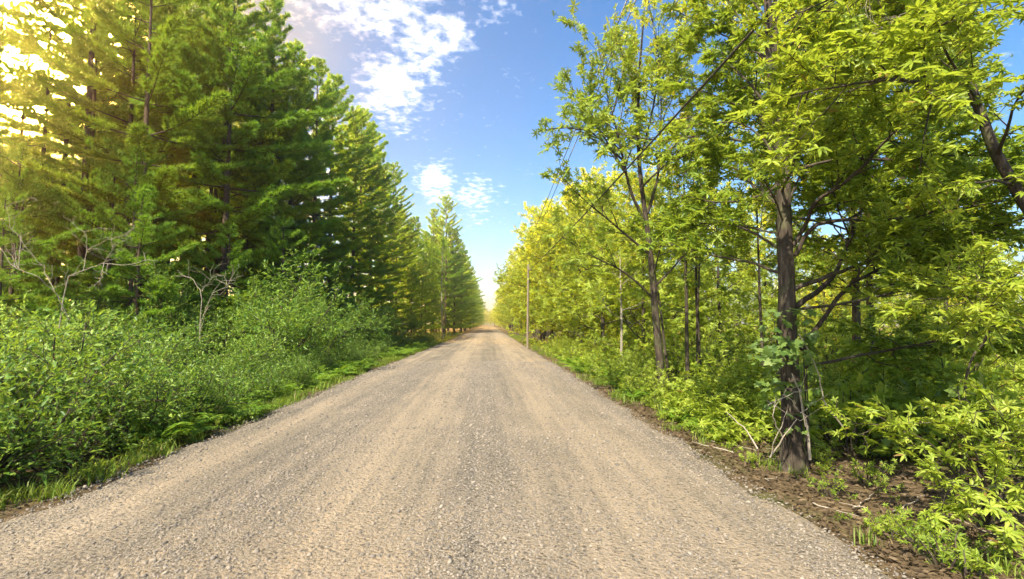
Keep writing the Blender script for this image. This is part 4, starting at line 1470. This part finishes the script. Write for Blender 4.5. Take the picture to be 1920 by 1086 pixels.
n1 = noise(nt, cmb.outputs[0], 5.0, 5, 0.6, 0.2)
n2 = noise(nt, cmb.outputs[0], 26.0, 5, 0.55, 0.15)
cl = math_node(nt, 'ADD', math_node(nt, 'MULTIPLY', n1, 0.8), math_node(nt, 'MULTIPLY', n2, 1.1))
cl = math_node(nt, 'ADD', cl, math_node(nt, 'MULTIPLY', mask, 0.5))
mr = N.new('ShaderNodeMapRange')
mr.interpolation_type = 'SMOOTHSTEP'
mr.inputs['From Min'].default_value = 1.1
mr.inputs['From Max'].default_value = 1.72
L.new(cl, mr.inputs['Value'])
cloud = math_node(nt, 'MULTIPLY', mr.outputs[0], 0.95)
hsv = N.new('ShaderNodeHueSaturation')
hsv.inputs['Saturation'].default_value = 1.3
L.new(sky.outputs[0], hsv.inputs['Color'])
# golden sun glow painted into the sky low over the pine wood
vm = N.new('ShaderNodeVectorMath')
vm.operation = 'DISTANCE'
L.new(D, vm.inputs[0])
vm.inputs[1].default_value = tuple(direction(-60, 60))
mr = N.new('ShaderNodeMapRange')
mr.interpolation_type = 'SMOOTHERSTEP'
mr.inputs['From Min'].default_value = 0.64
mr.inputs['From Max'].default_value = 0.0
L.new(vm.outputs['Value'], mr.inputs['Value'])
sun_glow = math_node(nt, 'POWER', mr.outputs[0], 1.2)
skyc = mixc(nt, cloud, hsv.outputs[0], (7.5, 7.4, 7.3))
skyc = mixc(nt, sun_glow, skyc, (4.4, 3.0, 0.8))
vm2 = N.new('ShaderNodeVectorMath')
vm2.operation = 'DISTANCE'
L.new(D, vm2.inputs[0])
vm2.inputs[1].default_value = tuple(direction(5, 40))
mr2 = N.new('ShaderNodeMapRange')
mr2.interpolation_type = 'SMOOTHERSTEP'
mr2.inputs['From Min'].default_value = 0.17
mr2.inputs['From Max'].default_value = 0.02
L.new(vm2.outputs['Value'], mr2.inputs['Value'])
skyc = mixc(nt, mr2.outputs[0], skyc, (4600.0, 2800.0, 640.0))  # sun-like core added to the sky to make the haze glow, apart from the lamp
bg = N.new('ShaderNodeBackground')
bg.inputs['Strength'].default_value = 0.11
L.new(skyc, bg.inputs[0])
out = N.new('ShaderNodeOutputWorld')
L.new(bg.outputs[0], out.inputs[0])

# ------------------------------------------------------------------ air
g = Geo()
hx, y0, y1, z0, z1 = 440, -30, 640, -1.3, 29
bv = np.array([(-hx, y0, z0), (hx, y0, z0), (hx, y1, z0), (-hx, y1, z0), (-hx, y0, z1), (hx, y0, z1), (hx, y1, z1), (-hx, y1, z1)], float)
g.add(bv, [(0, 3, 2, 1), (4, 5, 6, 7), (0, 1, 5, 4), (1, 2, 6, 5), (2, 3, 7, 6), (3, 0, 4, 7)])
hm, hnt, HN, HL = new_mat('haze')
pv = HN.new('ShaderNodeVolumePrincipled')
pv.inputs['Color'].default_value = (0.97, 0.95, 0.90, 1)
pv.inputs['Density'].default_value = 0.0012
pv.inputs['Anisotropy'].default_value = 0.87
ho = HN.new('ShaderNodeOutputMaterial')
HL.new(pv.outputs[0], ho.inputs['Volume'])
hz = link('haze', g.mesh('haze', hm))
hz['kind'] = 'stuff'

# ------------------------------------------------------------------ render settings
scene.render.engine = 'CYCLES'
scene.view_settings.view_transform = 'Standard'
scene.view_settings.look = 'None'
scene.view_settings.gamma = 1
scene.view_settings.exposure = 1.33
cyc = scene.cycles
cyc.use_denoising = True
cyc.max_bounces = 8
cyc.diffuse_bounces = 4
cyc.transmission_bounces = 6
cyc.sample_clamp_indirect = 6
